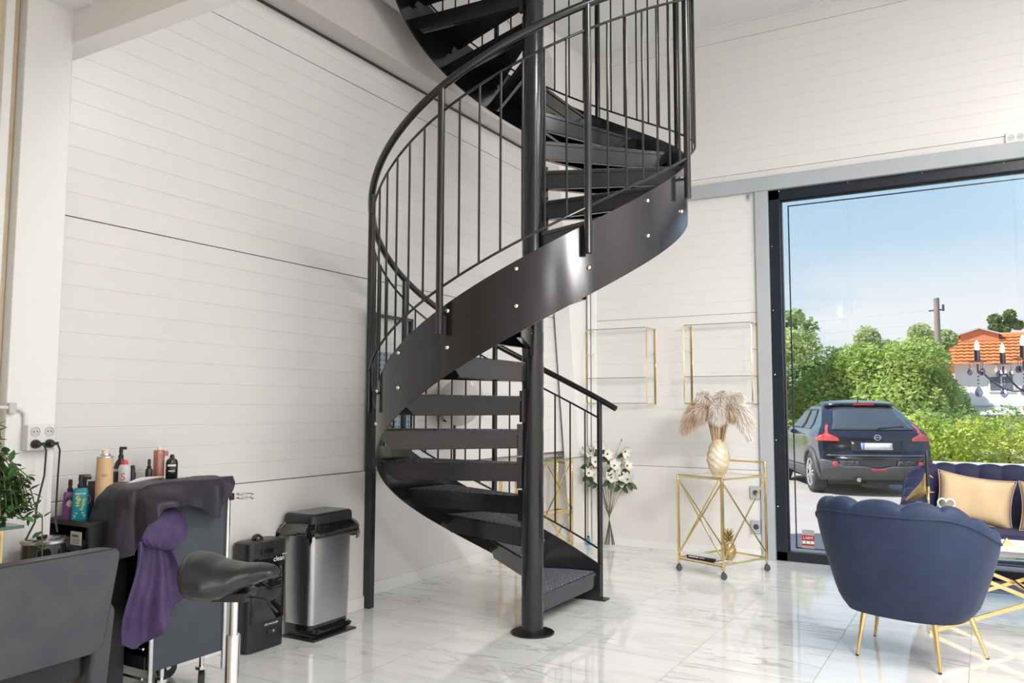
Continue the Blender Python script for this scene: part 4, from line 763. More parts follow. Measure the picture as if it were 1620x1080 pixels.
for i, (b_, tp, sg, rd, mt, nb) in enumerate((
    (pv(-0.03,0.02,0.20), pv(-0.23,0.05,0.12), 0.22, 0.115, plb, 2700), (pv(-0.05,0.0,0.20), pv(-0.17,0.0,0.30), 0.10, 0.10, plb, 2200), (pv(-0.02,0.0,0.22), pv(-0.10,0.03,0.42), 0.07, 0.105, plw, 2500), (pv(0.0,0.03,0.20), pv(0.02,0.10,0.20), 0.20, 0.10, plw, 2500),
    (pv(0.02,-0.02,0.22), pv(0.05,0.02,0.43), 0.06, 0.095, plw, 2200), (pv(0.03,0.0,0.20), pv(0.18,0.0,0.40), 0.12, 0.10, plw, 2300), (pv(0.04,0.02,0.20), pv(0.25,0.03,0.15), 0.24, 0.115, plw, 2800), (pv(0.03,0.03,0.20), pv(0.13,0.08,0.22), 0.16, 0.10, plb, 1300), (pv(0.03,0.03,0.20), pv(0.24,0.06,0.05), 0.26, 0.09, plw, 2000), (pv(-0.03,0.04,0.20), pv(-0.13,0.10,0.20), 0.17, 0.10, plb, 2200), (pv(-0.03,-0.03,0.20), pv(-0.05,-0.1,0.30), 0.12, 0.10, plw, 1200))): plume(b_, tp, sg, rd, mt, nb, 50+i)
# golden pineapple
goldm = mat('antique_gold_resin', (0.45, 0.31, 0.13), 0.38, 0.7, var=(24, (0.60, 0.46, 0.22), 0.2))
t = thing('pineapple_ornament', 'gold pineapple ornament on the lower shelf of the bar cart', 'ornament', oncart(-0.17, 0.30, 0.104), 0.2)
def pine(u, v):
    a = 2*pi*u; r = 0.058*max(0.0, sin(pi*(0.08+0.86*v)))**0.62; r += 0.005*abs(sin(4*a+14*v))*abs(sin(4*a-14*v)); return (r*cos(a), r*sin(a), 0.165*v)
m = MB(); m.grid(pine, 72, 44, closeu=True); m.build('fruit', goldm, t, ang=70)
m = MB()
for lv in range(5):
    for j in range(7): a = 2*pi*(j+lv*0.5)/7; leaf(m, (0.012*cos(a), 0.012*sin(a), 0.155+0.012*lv), (cos(a)*(0.9-0.16*lv), sin(a)*(0.9-0.16*lv), 0.9), (0,0,1), 0.055+0.005*lv, 0.016)
m.build('crown', goldm, t, thick=0.002)
# books on the cart
pap = mat('book_pages', (0.80, 0.78, 0.74), 0.8, var=(60, (0.72, 0.70, 0.66), 0.3)); bkc = mat('black_book_cover', (0.02, 0.021, 0.028), 0.4, var=(9, (0.03, 0.03, 0.038), 0.3))
for i, (rz, lb) in enumerate(((0.0, 'lower black book lying on the bottom shelf of the bar cart'), (0.10, 'upper black book, with a pale glossy cover, on the bar cart'))):
    t = thing('book', lb, 'book', oncart(-0.25, 0.10, 0.1045+0.024*i), atan2(0.562, 0.225)-pi/2+rz, 'books on the bar cart')
    m = MB(); m.box(-0.145, 0.137, -0.08, 0.09, 0.003, 0.020); m.build('pages', pap, t)
    m = MB(); m.box(-0.15, 0.14, -0.085, 0.095, 0, 0.003); m.box(-0.15, 0.14, -0.085, -0.081, 0, 0.0235); m.build('cover', bkc, t)
    m = MB(); m.box(-0.15, 0.14, -0.085, 0.095, 0.0205, 0.0235); m.build('front_cover', (bkc, mat('pale_book_cover', (0.72, 0.71, 0.73), 0.25, var=(7, (0.66, 0.65, 0.68), 0.3)))[i], t)
    m = MB(); m.box(-0.13, -0.03, -0.086, -0.0852, 0.008, 0.015); m.box(-0.02, 0.03, -0.086, -0.0852, 0.008, 0.013); m.build('spine_lettering', whitep, t)
# glass floor vase with white magnolias
t = thing('floor_vase', 'tall clear glass cylinder vase on the floor in the corner', 'vase', (-3.365, 7.76, 0)); m = MB()
m.lathe([(0.0, 0.003), (0.085, 0.003), (0.088, 0.010), (0.088, 0.56)], n=36, cap=False); m.build('vase_body', M['glasst'], t)
fl = thing('magnolia_branches', 'white artificial magnolia branches in the tall glass vase', 'flowers', (-3.365, 7.76, 0.03))
brn = mat('brown_branch', (0.11, 0.075, 0.05), 0.7, var=(20, (0.15, 0.11, 0.08), 0.3)); pet = mat('white_petal', (0.86, 0.84, 0.78), 0.6, var=(14, (0.82, 0.78, 0.70), 0.25)); glf = mat('deep_green_leaf', (0.035, 0.075, 0.03), 0.4, var=(9, (0.06, 0.11, 0.05), 0.3)); ctr = mat('flower_centre', (0.10, 0.05, 0.03), 0.7, var=(80, (0.2, 0.12, 0.05), 0.3))
cr_ = Vector((0.90, 0.43, 0)); cf_ = Vector((0.40, -0.92, 0))
rnd = random.Random(5)
spots = [(-0.21, .05, 0.72), (-0.18, .0, 0.95), (-0.14, .06, 0.84), (-0.12, .05, 0.66), (-0.20, 0, 0.82), (-0.02, .05, 0.92), (0.05, .08, 0.80), (0.02, .10, 0.68), (0.10, .08, 0.70), (0.16, .05, 0.95), (0.18, .05, 0.80), (0.19, .06, 0.66), (0.12, .03, 0.63), (-0.10, .02, 1.0), (0.05, 0.0, 0.72)]
bmh = MB(); lf = MB()
for i, (rr_, ff, zz) in enumerate(spots):
    c = cr_*rr_ + cf_*ff*0.9 + Vector((0, 0, zz)); bs = cr_*(-rr_*0.25) + cf_*rnd.uniform(-.02, .03)
    crs = Vector((0, 0, 0.30)) + cr_*rr_*0.04
    m_ = MB(); m_.tube([bs, crs, crs.lerp(c, 0.5) + cr_*rr_*-0.05, c], [0.0035, 0.003, 0.0026, 0.002], 6); m_.build('branch', brn, fl)
    nrm = (cf_ + cr_*rnd.uniform(-.9, .9) + Vector((0,0,rnd.uniform(-.3, .8)))).normalized(); e1 = nrm.cross(Vector((0,0,1))).normalized(); e2 = e1.cross(nrm)
    f_ = MB()
    for q in range(6):
        a = 2*pi*q/6 + i; d = (e1*cos(a) + e2*sin(a)); s2 = d.cross(nrm); L_ = rnd.uniform(0.058, 0.074)
        cup = rnd.uniform(0.015, 0.05)
        def pt(u, v, cup=cup, d=d, s2=s2, c=c, L_=L_, nrm=nrm): return c + d*(L_*v) + s2*((u-0.5)*0.060*sin(pi*min(0.97, 0.15+0.8*v))) + nrm*(cup*v*v + 0.02*(2*u-1)**2*v)
        f_.grid(pt, 5, 6)
    fo = f_.build('blossom', pet, fl, ang=60); f_ = MB(); f_.ball(c + nrm*0.012, 0.011, 8, 6); f_.build('blossom_centre', ctr, fo)
    for q in range(3): leaf(lf, c - nrm*0.01 + Vector((0,0,-0.02)), e1*rnd.uniform(-1,1) - e2*rnd.uniform(0.1,1) - nrm*0.2, nrm, rnd.uniform(0.08, 0.12), 0.055)
lf.build('leaves', glf, fl, ang=70)
for rr_, zz in ((0.13, 1.06), (-0.27, 0.98)):
    m_ = MB(); c = cr_*rr_ + Vector((0,0,zz)); m_.tube([Vector((0,0,0.32)), c*0.6 + Vector((0,0,0.3)), c], 0.002, 5); m_.ball(c, (0.006, 0.006, 0.016), 8, 6); m_.build('branch_bud', brn, fl)
t = thing('small_bottle', 'small blue bottle on the floor between the corner and the glass vase', 'bottle', (-3.62, 7.80, 0)); m = MB(); m.lathe([(0.022, 0), (0.022, 0.06), (0.012, 0.07), (0.012, 0.078)], n=18); m.build('bottle', bm('blue_plastic', (0.05, 0.28, 0.40)), t); m = MB(); m.lathe([(0.013, 0.076), (0.013, 0.095), (0, 0.095)], n=14); m.build('cap', M['blackp'], t)
# gold console behind the stair
t = thing('console_table', 'gold console table with glass top and crossed bars behind the staircase', 'table', (-3.86, 6.99, 0)); X1 = 0.168; L2 = 0.565
for x in (0.0, X1):
    for y in (-L2, L2): m = MB(); m.box(x-0.012, x+0.012, y-0.012, y+0.012, 0, 0.905); m.build('leg', M['gold'], t, bev=0.002)
for z in (0.375, 0.89):
    for a, b_ in (((X1,-L2),(X1,L2)), ((0,-L2),(X1,-L2)), ((0,L2),(X1,L2)), ((0,-L2),(0,L2))): m = MB(); m.bar((*a, z), (*b_, z), 0.018, 0.018); m.build('rail', M['gold'], t)
for y0, y1 in ((-L2, 0.0), (0.0, L2)):
    for zA, zB in ((0.38, 0.885), (0.885, 0.38), (0.02, 0.375), (0.375, 0.02)): m = MB(); m.bar((X1, y0, zA), (X1, y1, zB), 0.009, 0.012); m.build('cross_bar', M['gold'], t)
m = MB(); m.box(-0.02, X1+0.03, -L2-0.04, L2+0.40, 0.905, 0.913); m.build('table_top', M['glasst'], t, smooth=False); m = MB(); m.box(X1+0.03, X1+0.033, -L2-0.04, L2+0.40, 0.905, 0.914); m.build('glass_edge', M['glassedge'], t)
# ---- velvet channel furniture
def shell(root, mt, path, n, ztop, zb, zin, flare, thick, nch, bulge, names=('outer_shell', 'channel_back')):
    # path(s) -> (x, y, nx, ny) plan line of the outer top edge, outward normal
    def outer(u, v):
        s_ = u; x, y, nx, ny = path(s_); z = zb + (ztop(s_)-0.035-zb)*v; k = flare*(1-v)**1.25 + 0.03*max(0, 1-v*5)**2
        return (x - nx*k, y - ny*k, z)
    m = MB(); m.grid(outer, n, 14); m.build(names[0], mt, root, ang=70)
    def inner(u, v):
        s_ = u; x, y, nx, ny = path(s_); zt = ztop(s_); sc = abs(sin(pi*nch*s_)); b_ = bulge*sc**0.5
        a = v*pi*0.5*1.0
        if v < 0.36:
            q = v/0.36*pi; off = thick/2*(1-cos(q)); z = zt - 0.035 + (0.035+b_)*sin(q)**0.7 if 0 < q < pi else zt-0.035
            off = off + b_*0.4*(1 if q > 1.5 else 0); out = 0.006*sin(q)
            return (x - nx*(off-out), y - ny*(off-out), z)
        q = (v-0.36)/0.64; off = thick + b_*0.9 + flare*0.55*q; return (x - nx*off, y - ny*off, (zt-0.035)*(1-q) + zin*q)
    m = MB(); m.grid(inner, n, 26); o = m.build(names[1], mt, root, ang=70)
    m = MB(); m.tube([(lambda p: (p[0]+path(i/60)[2]*0.003, p[1]+path(i/60)[3]*0.003, p[2]-0.004))(outer(i/60, 1.0)) for i in range(61)], 0.005, 8); m.build('piping', mt, root)
    for s_ in (0, 1):
        m = MB(); x, y, nx, ny = path(s_); A = [outer(s_, j/8) for j in range(9)]; B = [inner(s_, j/25) for j in range(26)]
        m.add(A + B, [tuple(range(len(A)+len(B)))]); m.build('arm_front', mt, root)
def ellipse_path(a, d, amax, p=0.82):
    def f(s_):
        ph = radians(-amax + 2*amax*s_); c_, s2 = cos(ph), sin(ph)
        x = a*math.copysign(abs(s2)**p, s2); y = -d*math.copysign(abs(c_)**p, c_)
        e_ = 0.01; c1, s1 = cos(ph+e_), sin(ph+e_); x1 = a*math.copysign(abs(s1)**p, s1); y1 = -d*math.copysign(abs(c1)**p, c1); tx_, ty_ = x1-x, y1-y; l = sqrt(tx_*tx_+ty_*ty_)
        return x, y, ty_/l, -tx_/l
    return f
def tleg(root, base, top, r0=0.009, r1=0.017):
    m = MB(); b_ = Vector(base); tp = Vector(top); m.tube([b_ + (tp-b_)*0.03, tp], [r0, r1], 14); o = m.build('leg', M['gold'], root)
    m = MB(); m.tube([b_, b_ + (tp-b_)*0.035], [r0*0.9, r0*1.05], 12); m.build('foot_tip', M['blackp'], o)
RZ = atan2(0.957, 0.29) - pi/2
ac = thing('armchair', 'navy velvet shell-back armchair with gold legs, back to the camera', 'armchair', (-0.43, 5.25, 0), RZ)
def zt_arm(s_):
    q = abs(2*s_-1); return 0.878 - 0.17*sm(0.30, 1.0, q)
shell(ac, M['velvet'], ellipse_path(0.475, 0.40, 118, 0.86), 170, zt_arm, 0.262, 0.44, 0.135, 0.11, 9, 0.044)
def seat_fn(a, d, zt):
    def f(u, v):
        an = 2*pi*u; r_ = [0, 0.6, 0.93, 1.0, 1.0, 0.94, 0.5, 0][v]; z = [0, 0, 0, -0.02, -0.09, -0.115, -0.115, -0.115][v]
        c_, s2 = cos(an), sin(an); return (a*r_*math.copysign(abs(c_)**0.8, c_), 0.08 + d*r_*math.copysign(abs(s2)**0.8, s2), zt+z)
    return f
sf = seat_fn(0.30, 0.26, 0.47); m = MB(); m.grid(lambda u, v: sf(u, int(round(v*7))), 44, 8, closeu=True); m.build('seat_cushion', M['velvet'], ac, ang=80, sub=1)
m = MB(); m.prism([(0.27*math.copysign(abs(cos(2*pi*i/40))**0.8, cos(2*pi*i/40)), 0.04+0.25*math.copysign(abs(sin(2*pi*i/40))**0.8, sin(2*pi*i/40))) for i in range(40)], 0.262, 0.36); m.build('seat_base', M['velvet'], ac, bev=0.01)
for bx, by, tx_, ty_ in ((-0.225, -0.165, -0.19, -0.13), (0.225, -0.165, 0.19, -0.13), (-0.33, 0.32, -0.25, 0.22), (0.31, 0.32, 0.25, 0.22)): tleg(ac, (bx, by, 0), (tx_, ty_, 0.265))
acM = Matrix.Translation((-0.43, 5.25, 0)) @ Matrix.Rotation(RZ, 4, 'Z')
def pillow(name, label, loc, rot, wx, wz, dep, group=None):
    t = thing(name, label, 'cushion', loc, 0, group); t.rotation_euler = rot
    def f(sg):
        def g_(u, v):
            x = (2*u-1); z = (2*v-1); pin = (1-0.10*(1-z*z))*1.0; pinz = (1-0.12*(1-x*x)); th = dep*((1-x**4)*(1-z**4))**0.45
            return (x*wx*pin, sg*th*(1+0.06*sin(6*x+2*z)), wz + z*wz*pinz)
        return g_
    m = MB(); m.grid(f(-1), 22, 20); m.grid(f(1), 22, 20); m.build('cushion_cover', M['beige'], t, ang=80, sub=1)
    ed = [(sx*wx, 0, wz+sz*wz) for sx, sz in ((-1,-1),)]
    def rim(q):
        s_ = (q % 1)*4; i = int(s_); fq = s_-i; x, z = ((-1+2*fq, -1), (1, -1+2*fq), (1-2*fq, 1), (-1, 1-2*fq))[i]
        return (x*wx*(1-0.10*(1-z*z)), 0, wz+z*wz*(1-0.12*(1-x*x)))
    m = MB(); m.tube([rim(i/64) for i in range(64)], 0.004, 6, closed=True); m.build('cushion_piping', M['beige'], t); return t
p_ = acM @ Vector((-0.17, -0.20, 0.475)); pillow('cushion', 'beige cushion inside the navy armchair, only its corner showing', p_, (radians(-8), radians(20), RZ), 0.19, 0.19, 0.06)
# sofa
so = thing('sofa', 'navy velvet channel-back sofa in front of the window', 'sofa', (0.42, 7.34, 0))
def sofa_path(s_):
    # rounded rectangle open to the front (-y)
    W_, D_, R_, F_ = 1.02, 0.40, 0.30, -0.34
    segs = [('l', (-W_, F_), (-W_, D_-R_)), ('a', (-W_+R_, D_-R_), pi, pi/2), ('l', (-W_+R_, D_), (W_-R_, D_)), ('a', (W_-R_, D_-R_), pi/2, 0), ('l', (W_, D_-R_), (W_, F_))]
    ls = [D_-R_-F_, R_*pi/2, 2*(W_-R_), R_*pi/2, D_-R_-F_]; q = max(0, min(1, s_))*sum(ls)
    for sg, l in zip(segs, ls):
        if q <= l + 1e-9:
            if sg[0] == 'l':
                a, b_ = Vector(sg[1]), Vector(sg[2]); p = a.lerp(b_, q/l); d = (b_-a).normalized(); return p.x, p.y, -d.y, d.x
            an = sg[2] + (sg[3]-sg[2])*q/l; return sg[1][0]+R_*cos(an), sg[1][1]+R_*sin(an), cos(an), sin(an)
        q -= l
def zt_sofa(s_): q = min(s_, 1-s_); return 0.70 + 0.255*sm(0.0, 0.26, q)
shell(so, M['velvetp'], sofa_path, 300, zt_sofa, 0.29, 0.48, 0.06, 0.12, 20, 0.022)
m = MB(); m.box(-0.86, 0.86, -0.36, 0.26, 0.40, 0.505); m.build('seat_cushion', M['velvetp'], so, bev=0.035, seg=4)
m = MB(); m.box(-0.94, 0.94, -0.33, 0.33, 0.29, 0.40); m.build('seat_base', M['velvetp'], so, bev=0.01)
for bx, by in ((-0.88, -0.28), (0.88, -0.28), (-0.88, 0.30), (0.88, 0.30)): tleg(so, (bx*1.03, by*1.05, 0), (bx, by, 0.295))
pillow('cushion', 'large beige cushion leaning on the sofa back', (-0.125, 7.40, 0.51), (radians(-16), radians(8), radians(4)), 0.275, 0.20, 0.085, 'beige sofa cushions')
pillow('cushion', 'second beige cushion on the sofa, cut off at the right edge', (0.415, 7.25, 0.51), (radians(-20), 0, radians(-6)), 0.23, 0.19, 0.075, 'beige sofa cushions')
# coffee table
ct = thing('coffee_table', 'pale marble-topped coffee table on crossed gold legs', 'table', (0.17, 6.32, 0), radians(11))
TT = 0.50; marb = mat('white_marble_top', (0.80, 0.80, 0.78), 0.12, var=(3, (0.68, 0.68, 0.68), 0.12))
m = MB(); m.box(-0.72, 0.72, -0.36, 0.42, TT-0.012, TT); m.build('glass_top', M['glasst'], ct, smooth=False); m = MB(); m.box(-0.72, 0.72, -0.363, -0.36, TT-0.012, TT); m.build('glass_edge', M['glassedge'], ct)
for y in (-0.31, 0.27):
    for za, zb_ in ((0.008, TT-0.02), (TT-0.02, 0.008)): m = MB(); m.bar((-0.60, y, za), (0.60, y, zb_), 0.014, 0.024); m.build('cross_leg', M['gold'], ct)
for x in (-0.60, 0.0, 0.60): m = MB(); z = TT-0.022 if x else 0.255; m.bar((x, -0.31, z), (x, 0.27, z), 0.018, 0.018); m.build('rail', M['gold'], ct)
t = thing('serving_tray', 'white tray on the coffee table holding a gold pyramid', 'tray', (0.28, 6.38, TT)); m = MB(); m.box(-0.36, 0.36, -0.17, 0.17, 0, 0.012); m.build('tray_base', marb, t, bev=0.004)
m = MB()
for x0, x1, y0, y1 in ((-0.36, 0.36, -0.17, -0.162), (-0.36, 0.36, 0.162, 0.17), (-0.36, -0.352, -0.17, 0.17), (0.352, 0.36, -0.17, 0.17)): m.box(x0, x1, y0, y1, 0.012, 0.035)
m.build('tray_rim', marb, t, bev=0.002)
t = thing('pyramid_ornament', 'small gold pyramid ornament on the white tray', 'ornament', (0.09, 6.36, TT+0.012)); m = MB(); m.add([(-0.035,-0.03,0),(0.035,-0.03,0),(0.035,0.03,0),(-0.035,0.03,0),(0,0,0.065)], [(0,3,2,1),(0,1,4),(1,2,4),(2,3,4),(3,0,4)]); m.build('pyramid', goldm, t, bev=0.003)
# black books with bird, candlestick and heart glass at the left end
BX, BY = -0.42, 6.32
for i, (rz, lb) in enumerate(((0.02, 'bottom black box file of the stack on the coffee table'), (-0.04, 'middle black box file of the stack on the coffee table'), (0.05, 'top black box file of the stack, under the gold bird'))):
    t = thing('box_file', lb, 'box', (BX, BY, TT+0.082*i), rz, 'black box files'); m = MB(); m.box(-0.13, 0.13, -0.10, 0.10, 0, 0.079); m.build('carton', M['blackp'], t, bev=0.003)
    m = MB()
    for z in (0.018, 0.058): m.box(-0.09, 0.10, -0.104, -0.099, z, z+0.012)
    m.build('ridge', M['blackg'], t, bev=0.001)
BT = TT+0.082*3-0.003
t = thing('bird_figurine', 'gold bird figurine on the stack of black box files', 'figurine', (BX+0.0, BY+0.05, BT), -0.35)
m = MB(); ring_n = 18; secs = [(-0.10, 0.012, 0.004, 0.005), (-0.07, 0.03, 0.016, 0.018), (-0.03, 0.055, 0.036, 0.045), (0.01, 0.085, 0.042, 0.055), (0.035, 0.125, 0.036, 0.045), (0.048, 0.165, 0.024, 0.028), (0.05, 0.195, 0.022, 0.022), (0.05, 0.215, 0.012, 0.010)]
vs = []
for x, z, ry, rz_ in secs:
    for j in range(ring_n): a = 2*pi*j/ring_n; vs.append((x + rz_*0.6*sin(a)*(-0.8), ry*cos(a), z + rz_*0.55*sin(a) + 0.018))
m.add(vs, [(i*ring_n+j, i*ring_n+(j+1)%ring_n, (i+1)*ring_n+(j+1)%ring_n, (i+1)*ring_n+j) for i in range(len(secs)-1) for j in range(ring_n)] + [tuple(range(ring_n))[::-1], tuple(range((len(secs)-1)*ring_n, len(secs)*ring_n))])
m.build('body', goldm, t, ang=80, sub=1); m = MB(); m.tube([(0.062, 0, 0.218), (0.082, 0, 0.212), (0.098, 0, 0.200)], [0.009, 0.006, 0.001], 8); m.build('beak', goldm, t); m = MB(); m.lathe([(0.05, 0), (0.05, 0.012), (0.02, 0.03), (0, 0.035)], n=20); m.build('plinth', goldm, t)
t = thing('candlestick', 'slim gold candlestick beside the bird figurine', 'candlestick', (BX+0.06, BY-0.055, BT)); m = MB(); m.lathe([(0.018, 0), (0.018, 0.004), (0.008, 0.008), (0.009, 0.06), (0.011, 0.064), (0.009, 0.07), (0.010, 0.115), (0.014, 0.118), (0.014, 0.15), (0.0, 0.15)], n=20); m.build('stem', M['gold'], t); m = MB(); m.lathe([(0.0, 0.110), (0.040, 0.111), (0.040, 0.114), (0.0, 0.116)], n=24); m.build('drip_pan', M['gold'], t)
t = thing('taper_candle', 'tall black taper candle in the gold candlestick', 'candle', (BX+0.06, BY-0.055, BT+0.150)); m = MB(); m.lathe([(0.0125, 0), (0.0125, 0.20), (0.008, 0.236), (0.003, 0.245)], n=18); m.build('wax', M['blackp'], t); m = MB(); m.cyl((0, 0, 0.243), (0, 0, 0.254), 0.0012, 6); m.build('wick', M['blackp'], t)
t = thing('heart_ornament', 'clear glass heart on a stand beside the black box files', 'ornament', (-0.255, 6.30, TT), 0.1)
hp = []
for i in range(60): a = 2*pi*i/60; hp.append((0.0031*16*sin(a)**3, 0, 0.268 + 0.0036*(13*cos(a)-5*cos(2*a)-2*cos(3*a)-cos(4*a))))
m = MB(); m.extr([(x, -0.010, z) for x, _, z in hp], (0, 0.02, 0)); m.build('heart', glass('frosty_heart_glass', (0.80, 0.85, 0.90), ior=1.5), t, bev=0.004); m = MB(); m.tube(hp, 0.006, 8, closed=True); m.build('bright_rim', mat('bevelled_glass_rim', (0.80, 0.86, 0.92), 0.1, var=(30, (0.74, 0.80, 0.88), 0.3)), t); m = MB(); m.cyl((0, 0, 0.006), (0, 0, 0.208), 0.006, 10); m.lathe([(0.045, 0), (0.045, 0.006), (0, 0.008)], n=24); m.build('stand', M['glasst'], t)
# chandelier
ch = thing('chandelier', 'black chandelier with candle bulbs and hanging crystals at the right edge', 'chandelier', (0.35, 6.0, 1.63))
crys = glass('crystal', (0.50, 0.50, 0.62), ior=1.9); cb = mat('black_chandelier_metal', (0.03, 0.018, 0.026), 0.25, var=(12, (0.04, 0.025, 0.035), 0.3)); bulb_m = mat('lit_candle_bulb', (1, 0.9, 0.75), 0.2, emit=((1.0, 0.86, 0.66), 9.0)); bg_ = glass('bulb_glass', (0.98, 0.98, 0.98)); petalg = glass('glass_bobeche', (0.55, 0.58, 0.64), ior=1.8)
def crystal(par, p, s_):
    m = MB(); c = Vector(p); m.lathe([(0.0, 0.030*s_), (0.010*s_, 0.018*s_), (0.020*s_, -0.006*s_), (0.013*s_, -0.022*s_), (0.0, -0.030*s_)], c, 8, cap=False); m.build('crystal_drop', crys, par, smooth=False)
m = MB(); m.lathe([(0.0, -0.10), (0.02, -0.09), (0.03, -0.05), (0.016, 0.0), (0.02, 0.06), (0.045, 0.09), (0.02, 0.13), (0.012, 0.30), (0.0, 0.30)], n=20); m.build('central_column', cb, ch)
for i in range(6):
    a = radians(180 + 8 + 60*i); d = Vector((cos(a), sin(a), 0)); R = 0.385
    m = MB(); m.tube([d*(0.015 + (R-0.015)*q/14) + Vector((0, 0, -0.02 - 0.085*sin(pi*min(1, 1.0*q/14*1.0))*1.0 + 0.075*(q/14)**3)) for q in range(14)] + [d*R + Vector((0,0,0.02)), d*R + Vector((0,0,0.075))], 0.006, 8); arm = m.build('arm', cb, ch)
    c = d*R
    m = MB(); m.lathe([(0.012, 0.085), (0.016, 0.090), (0.0175, 0.092), (0.0175, 0.165), (0.0, 0.165)], c, 18); m.build('candle_sleeve', cb, arm)
    m = MB(); m.lathe([(0.009, 0.165), (0.013, 0.178), (0.014, 0.19), (0.008, 0.215), (0.0, 0.228)], c, 14); m.build('bulb', bulb_m, arm)
    m = MB()
    for q in range(6): an = 2*pi*q/6; leaf(m, c + Vector((0.012*cos(an), 0.012*sin(an), 0.086)), (cos(an), sin(an), 0.12), (0,0,1), 0.055, 0.040)
    m.build('glass_dish', petalg, arm, thick=0.003)
    for q in range(3):
        an = 2*pi*q/3 + a; b_ = c + Vector((0.045*cos(an), 0.045*sin(an), 0.082)); crystal(arm, b_ - Vector((0,0,0.055)), 0.85)
        m = MB(); m.cyl(b_, b_ - Vector((0,0,0.03)), 0.0015, 5); m.build('hook', cb, arm)
    for q in range(3): m = MB(); m.ball(c + Vector((0, 0, -0.005-0.022*q)), 0.007, 8, 5); m.build('crystal_bead', crys, arm)
    crystal(arm, c + Vector((0, 0, -0.10)), 1.25)
m = MB(); zt = ZC - 1.63 - 0.06
nl = int((zt-0.30)/0.032)
for i in range(nl):
    z = 0.30 + (i+0.5)*0.032; r3 = Matrix.Rotation(radians(90*(i % 2)), 3, 'Z'); m.tube([r3 @ Vector((0.011*cos(q*pi/5), 0, 0)) + Vector((0, 0, z+0.021*sin(q*pi/5))) for q in range(10)], 0.0035, 5, closed=True)
m.build('chain', cb, ch); m = MB(); m.lathe([(0.0, zt-0.02), (0.03, zt), (0.06, zt+0.05), (0.06, zt+0.058), (0, zt+0.058)], n=24); m.build('ceiling_rose', cb, ch)
# sticker on the pane
t = thing('window_sticker', 'red and grey alarm sticker low on the window pane', 'sticker', (-1.475, YW+0.086, 0.205)); stg = mat('grey_sticker', (0.42, 0.44, 0.44), 0.5, var=(12, (0.36, 0.38, 0.38), 0.3)); srd = mat('red_sticker', (0.45, 0.02, 0.03), 0.5, var=(12, (0.40, 0.03, 0.03), 0.3))
m = MB(); m.box(-0.055, 0.055, -0.001, 0.001, -0.085, 0.085); m.build('backing', stg, t); m = MB(); m.box(-0.055, 0.055, -0.002, -0.001, -0.015, 0.035); m.box(-0.055, 0.055, -0.002, -0.001, -0.06, -0.045); m.build('red_band', srd, t)
m = MB()
for x in (-0.038, 0.0, 0.037): m.box(x-0.013, x+0.013, -0.002, -0.001, -0.042, -0.018)
m.build('pictogram', whitep, t); text('lettering', 'LARM', 0.034, whitep, t, frame((0, -0.0024, 0.01), (1, 0, 0), (0, 0, 1)))
# ================================================================== outside
gm = mat('asphalt', (0.40, 0.36, 0.345), 0.9, var=(1.3, (0.46, 0.42, 0.40), 0.25), bump=(90, 0.4))
m = MB(); m.box(-120, 120, 8.02, 160, -0.2, -0.02); struct(m, 'ground', gm, smooth=False)
m = MB(); m.box(-4.6, 5, 8.02, 8.35, -0.2, -0.012); struct(m, 'ground_sill', mat('pale_concrete', (0.55, 0.52, 0.48), 0.85, var=(4, (0.50, 0.47, 0.44), 0.3)), smooth=False)
conc = mat('beige_concrete', (0.58, 0.50, 0.41), 0.85, var=(2, (0.64, 0.56, 0.47), 0.25), bump=(40, 0.3))
leafmats = {}
def lmat(name, a, b_):
    m = mat(name, a, 0.5, var=(1.6, b_, 0.14)); t = m.node_tree; p = t.nodes['Principled BSDF']; tr = t.nodes.new('ShaderNodeBsdfTranslucent'); mx_ = t.nodes.new('ShaderNodeMixShader'); mx_.inputs[0].default_value = 0.42
    t.links.new(p.inputs['Base Color'].links[0].from_socket, tr.inputs[0]); t.links.new(p.outputs[0], mx_.inputs[1]); t.links.new(tr.outputs[0], mx_.inputs[2]); t.links.new(mx_.outputs[0], t.nodes['Material Output'].inputs[0])
    return m
def foliage(n, blobs, size, seed, flat=0.5):
    r_ = random.Random(seed); vs = []; fs = []; tot = sum(b_[3]*b_[4] for b_ in blobs)
    for (cx_, cy_, cz_, rx, rz_) in blobs:
        for i in range(int(n*rx*rz_/tot)):
            d = Vector((r_.gauss(0,1), r_.gauss(0,1), r_.gauss(0,1))).normalized(); k = r_.random()**0.28
            p = Vector((cx_+d.x*rx*k, cy_+d.y*rx*k, cz_+d.z*rz_*k)); s_ = size*r_.uniform(0.6, 1.3)
            a = Vector((r_.gauss(0,1), r_.gauss(0,1), r_.gauss(0,flat))).normalized(); b2 = a.cross((d + Vector((r_.gauss(0,.6), r_.gauss(0,.6), r_.gauss(0,.6)))).normalized())
            if b2.length < 0.1: continue
            b2.normalize(); k0 = len(vs); vs += [p-a*s_, p+b2*s_*0.5, p+a*s_, p-b2*s_*0.5]; fs.append((k0, k0+1, k0+2, k0+3))
    m = MB(); m.v = [tuple(p) for p in vs]; m.f = fs; m.m = [0]*len(fs); return m
bark = mat('tree_bark', (0.14, 0.10, 0.07), 0.9, var=(6, (0.20, 0.15, 0.11), 0.3))
def fbuild(m, name, mt, par):
    me = bpy.data.meshes.new(name); me.from_pydata(m.v, [], m.f); me.materials.append(mt); o = bpy.data.objects.new(name, me); col.objects.link(o); o.parent = par; o['kind'] = 'stuff'; return o
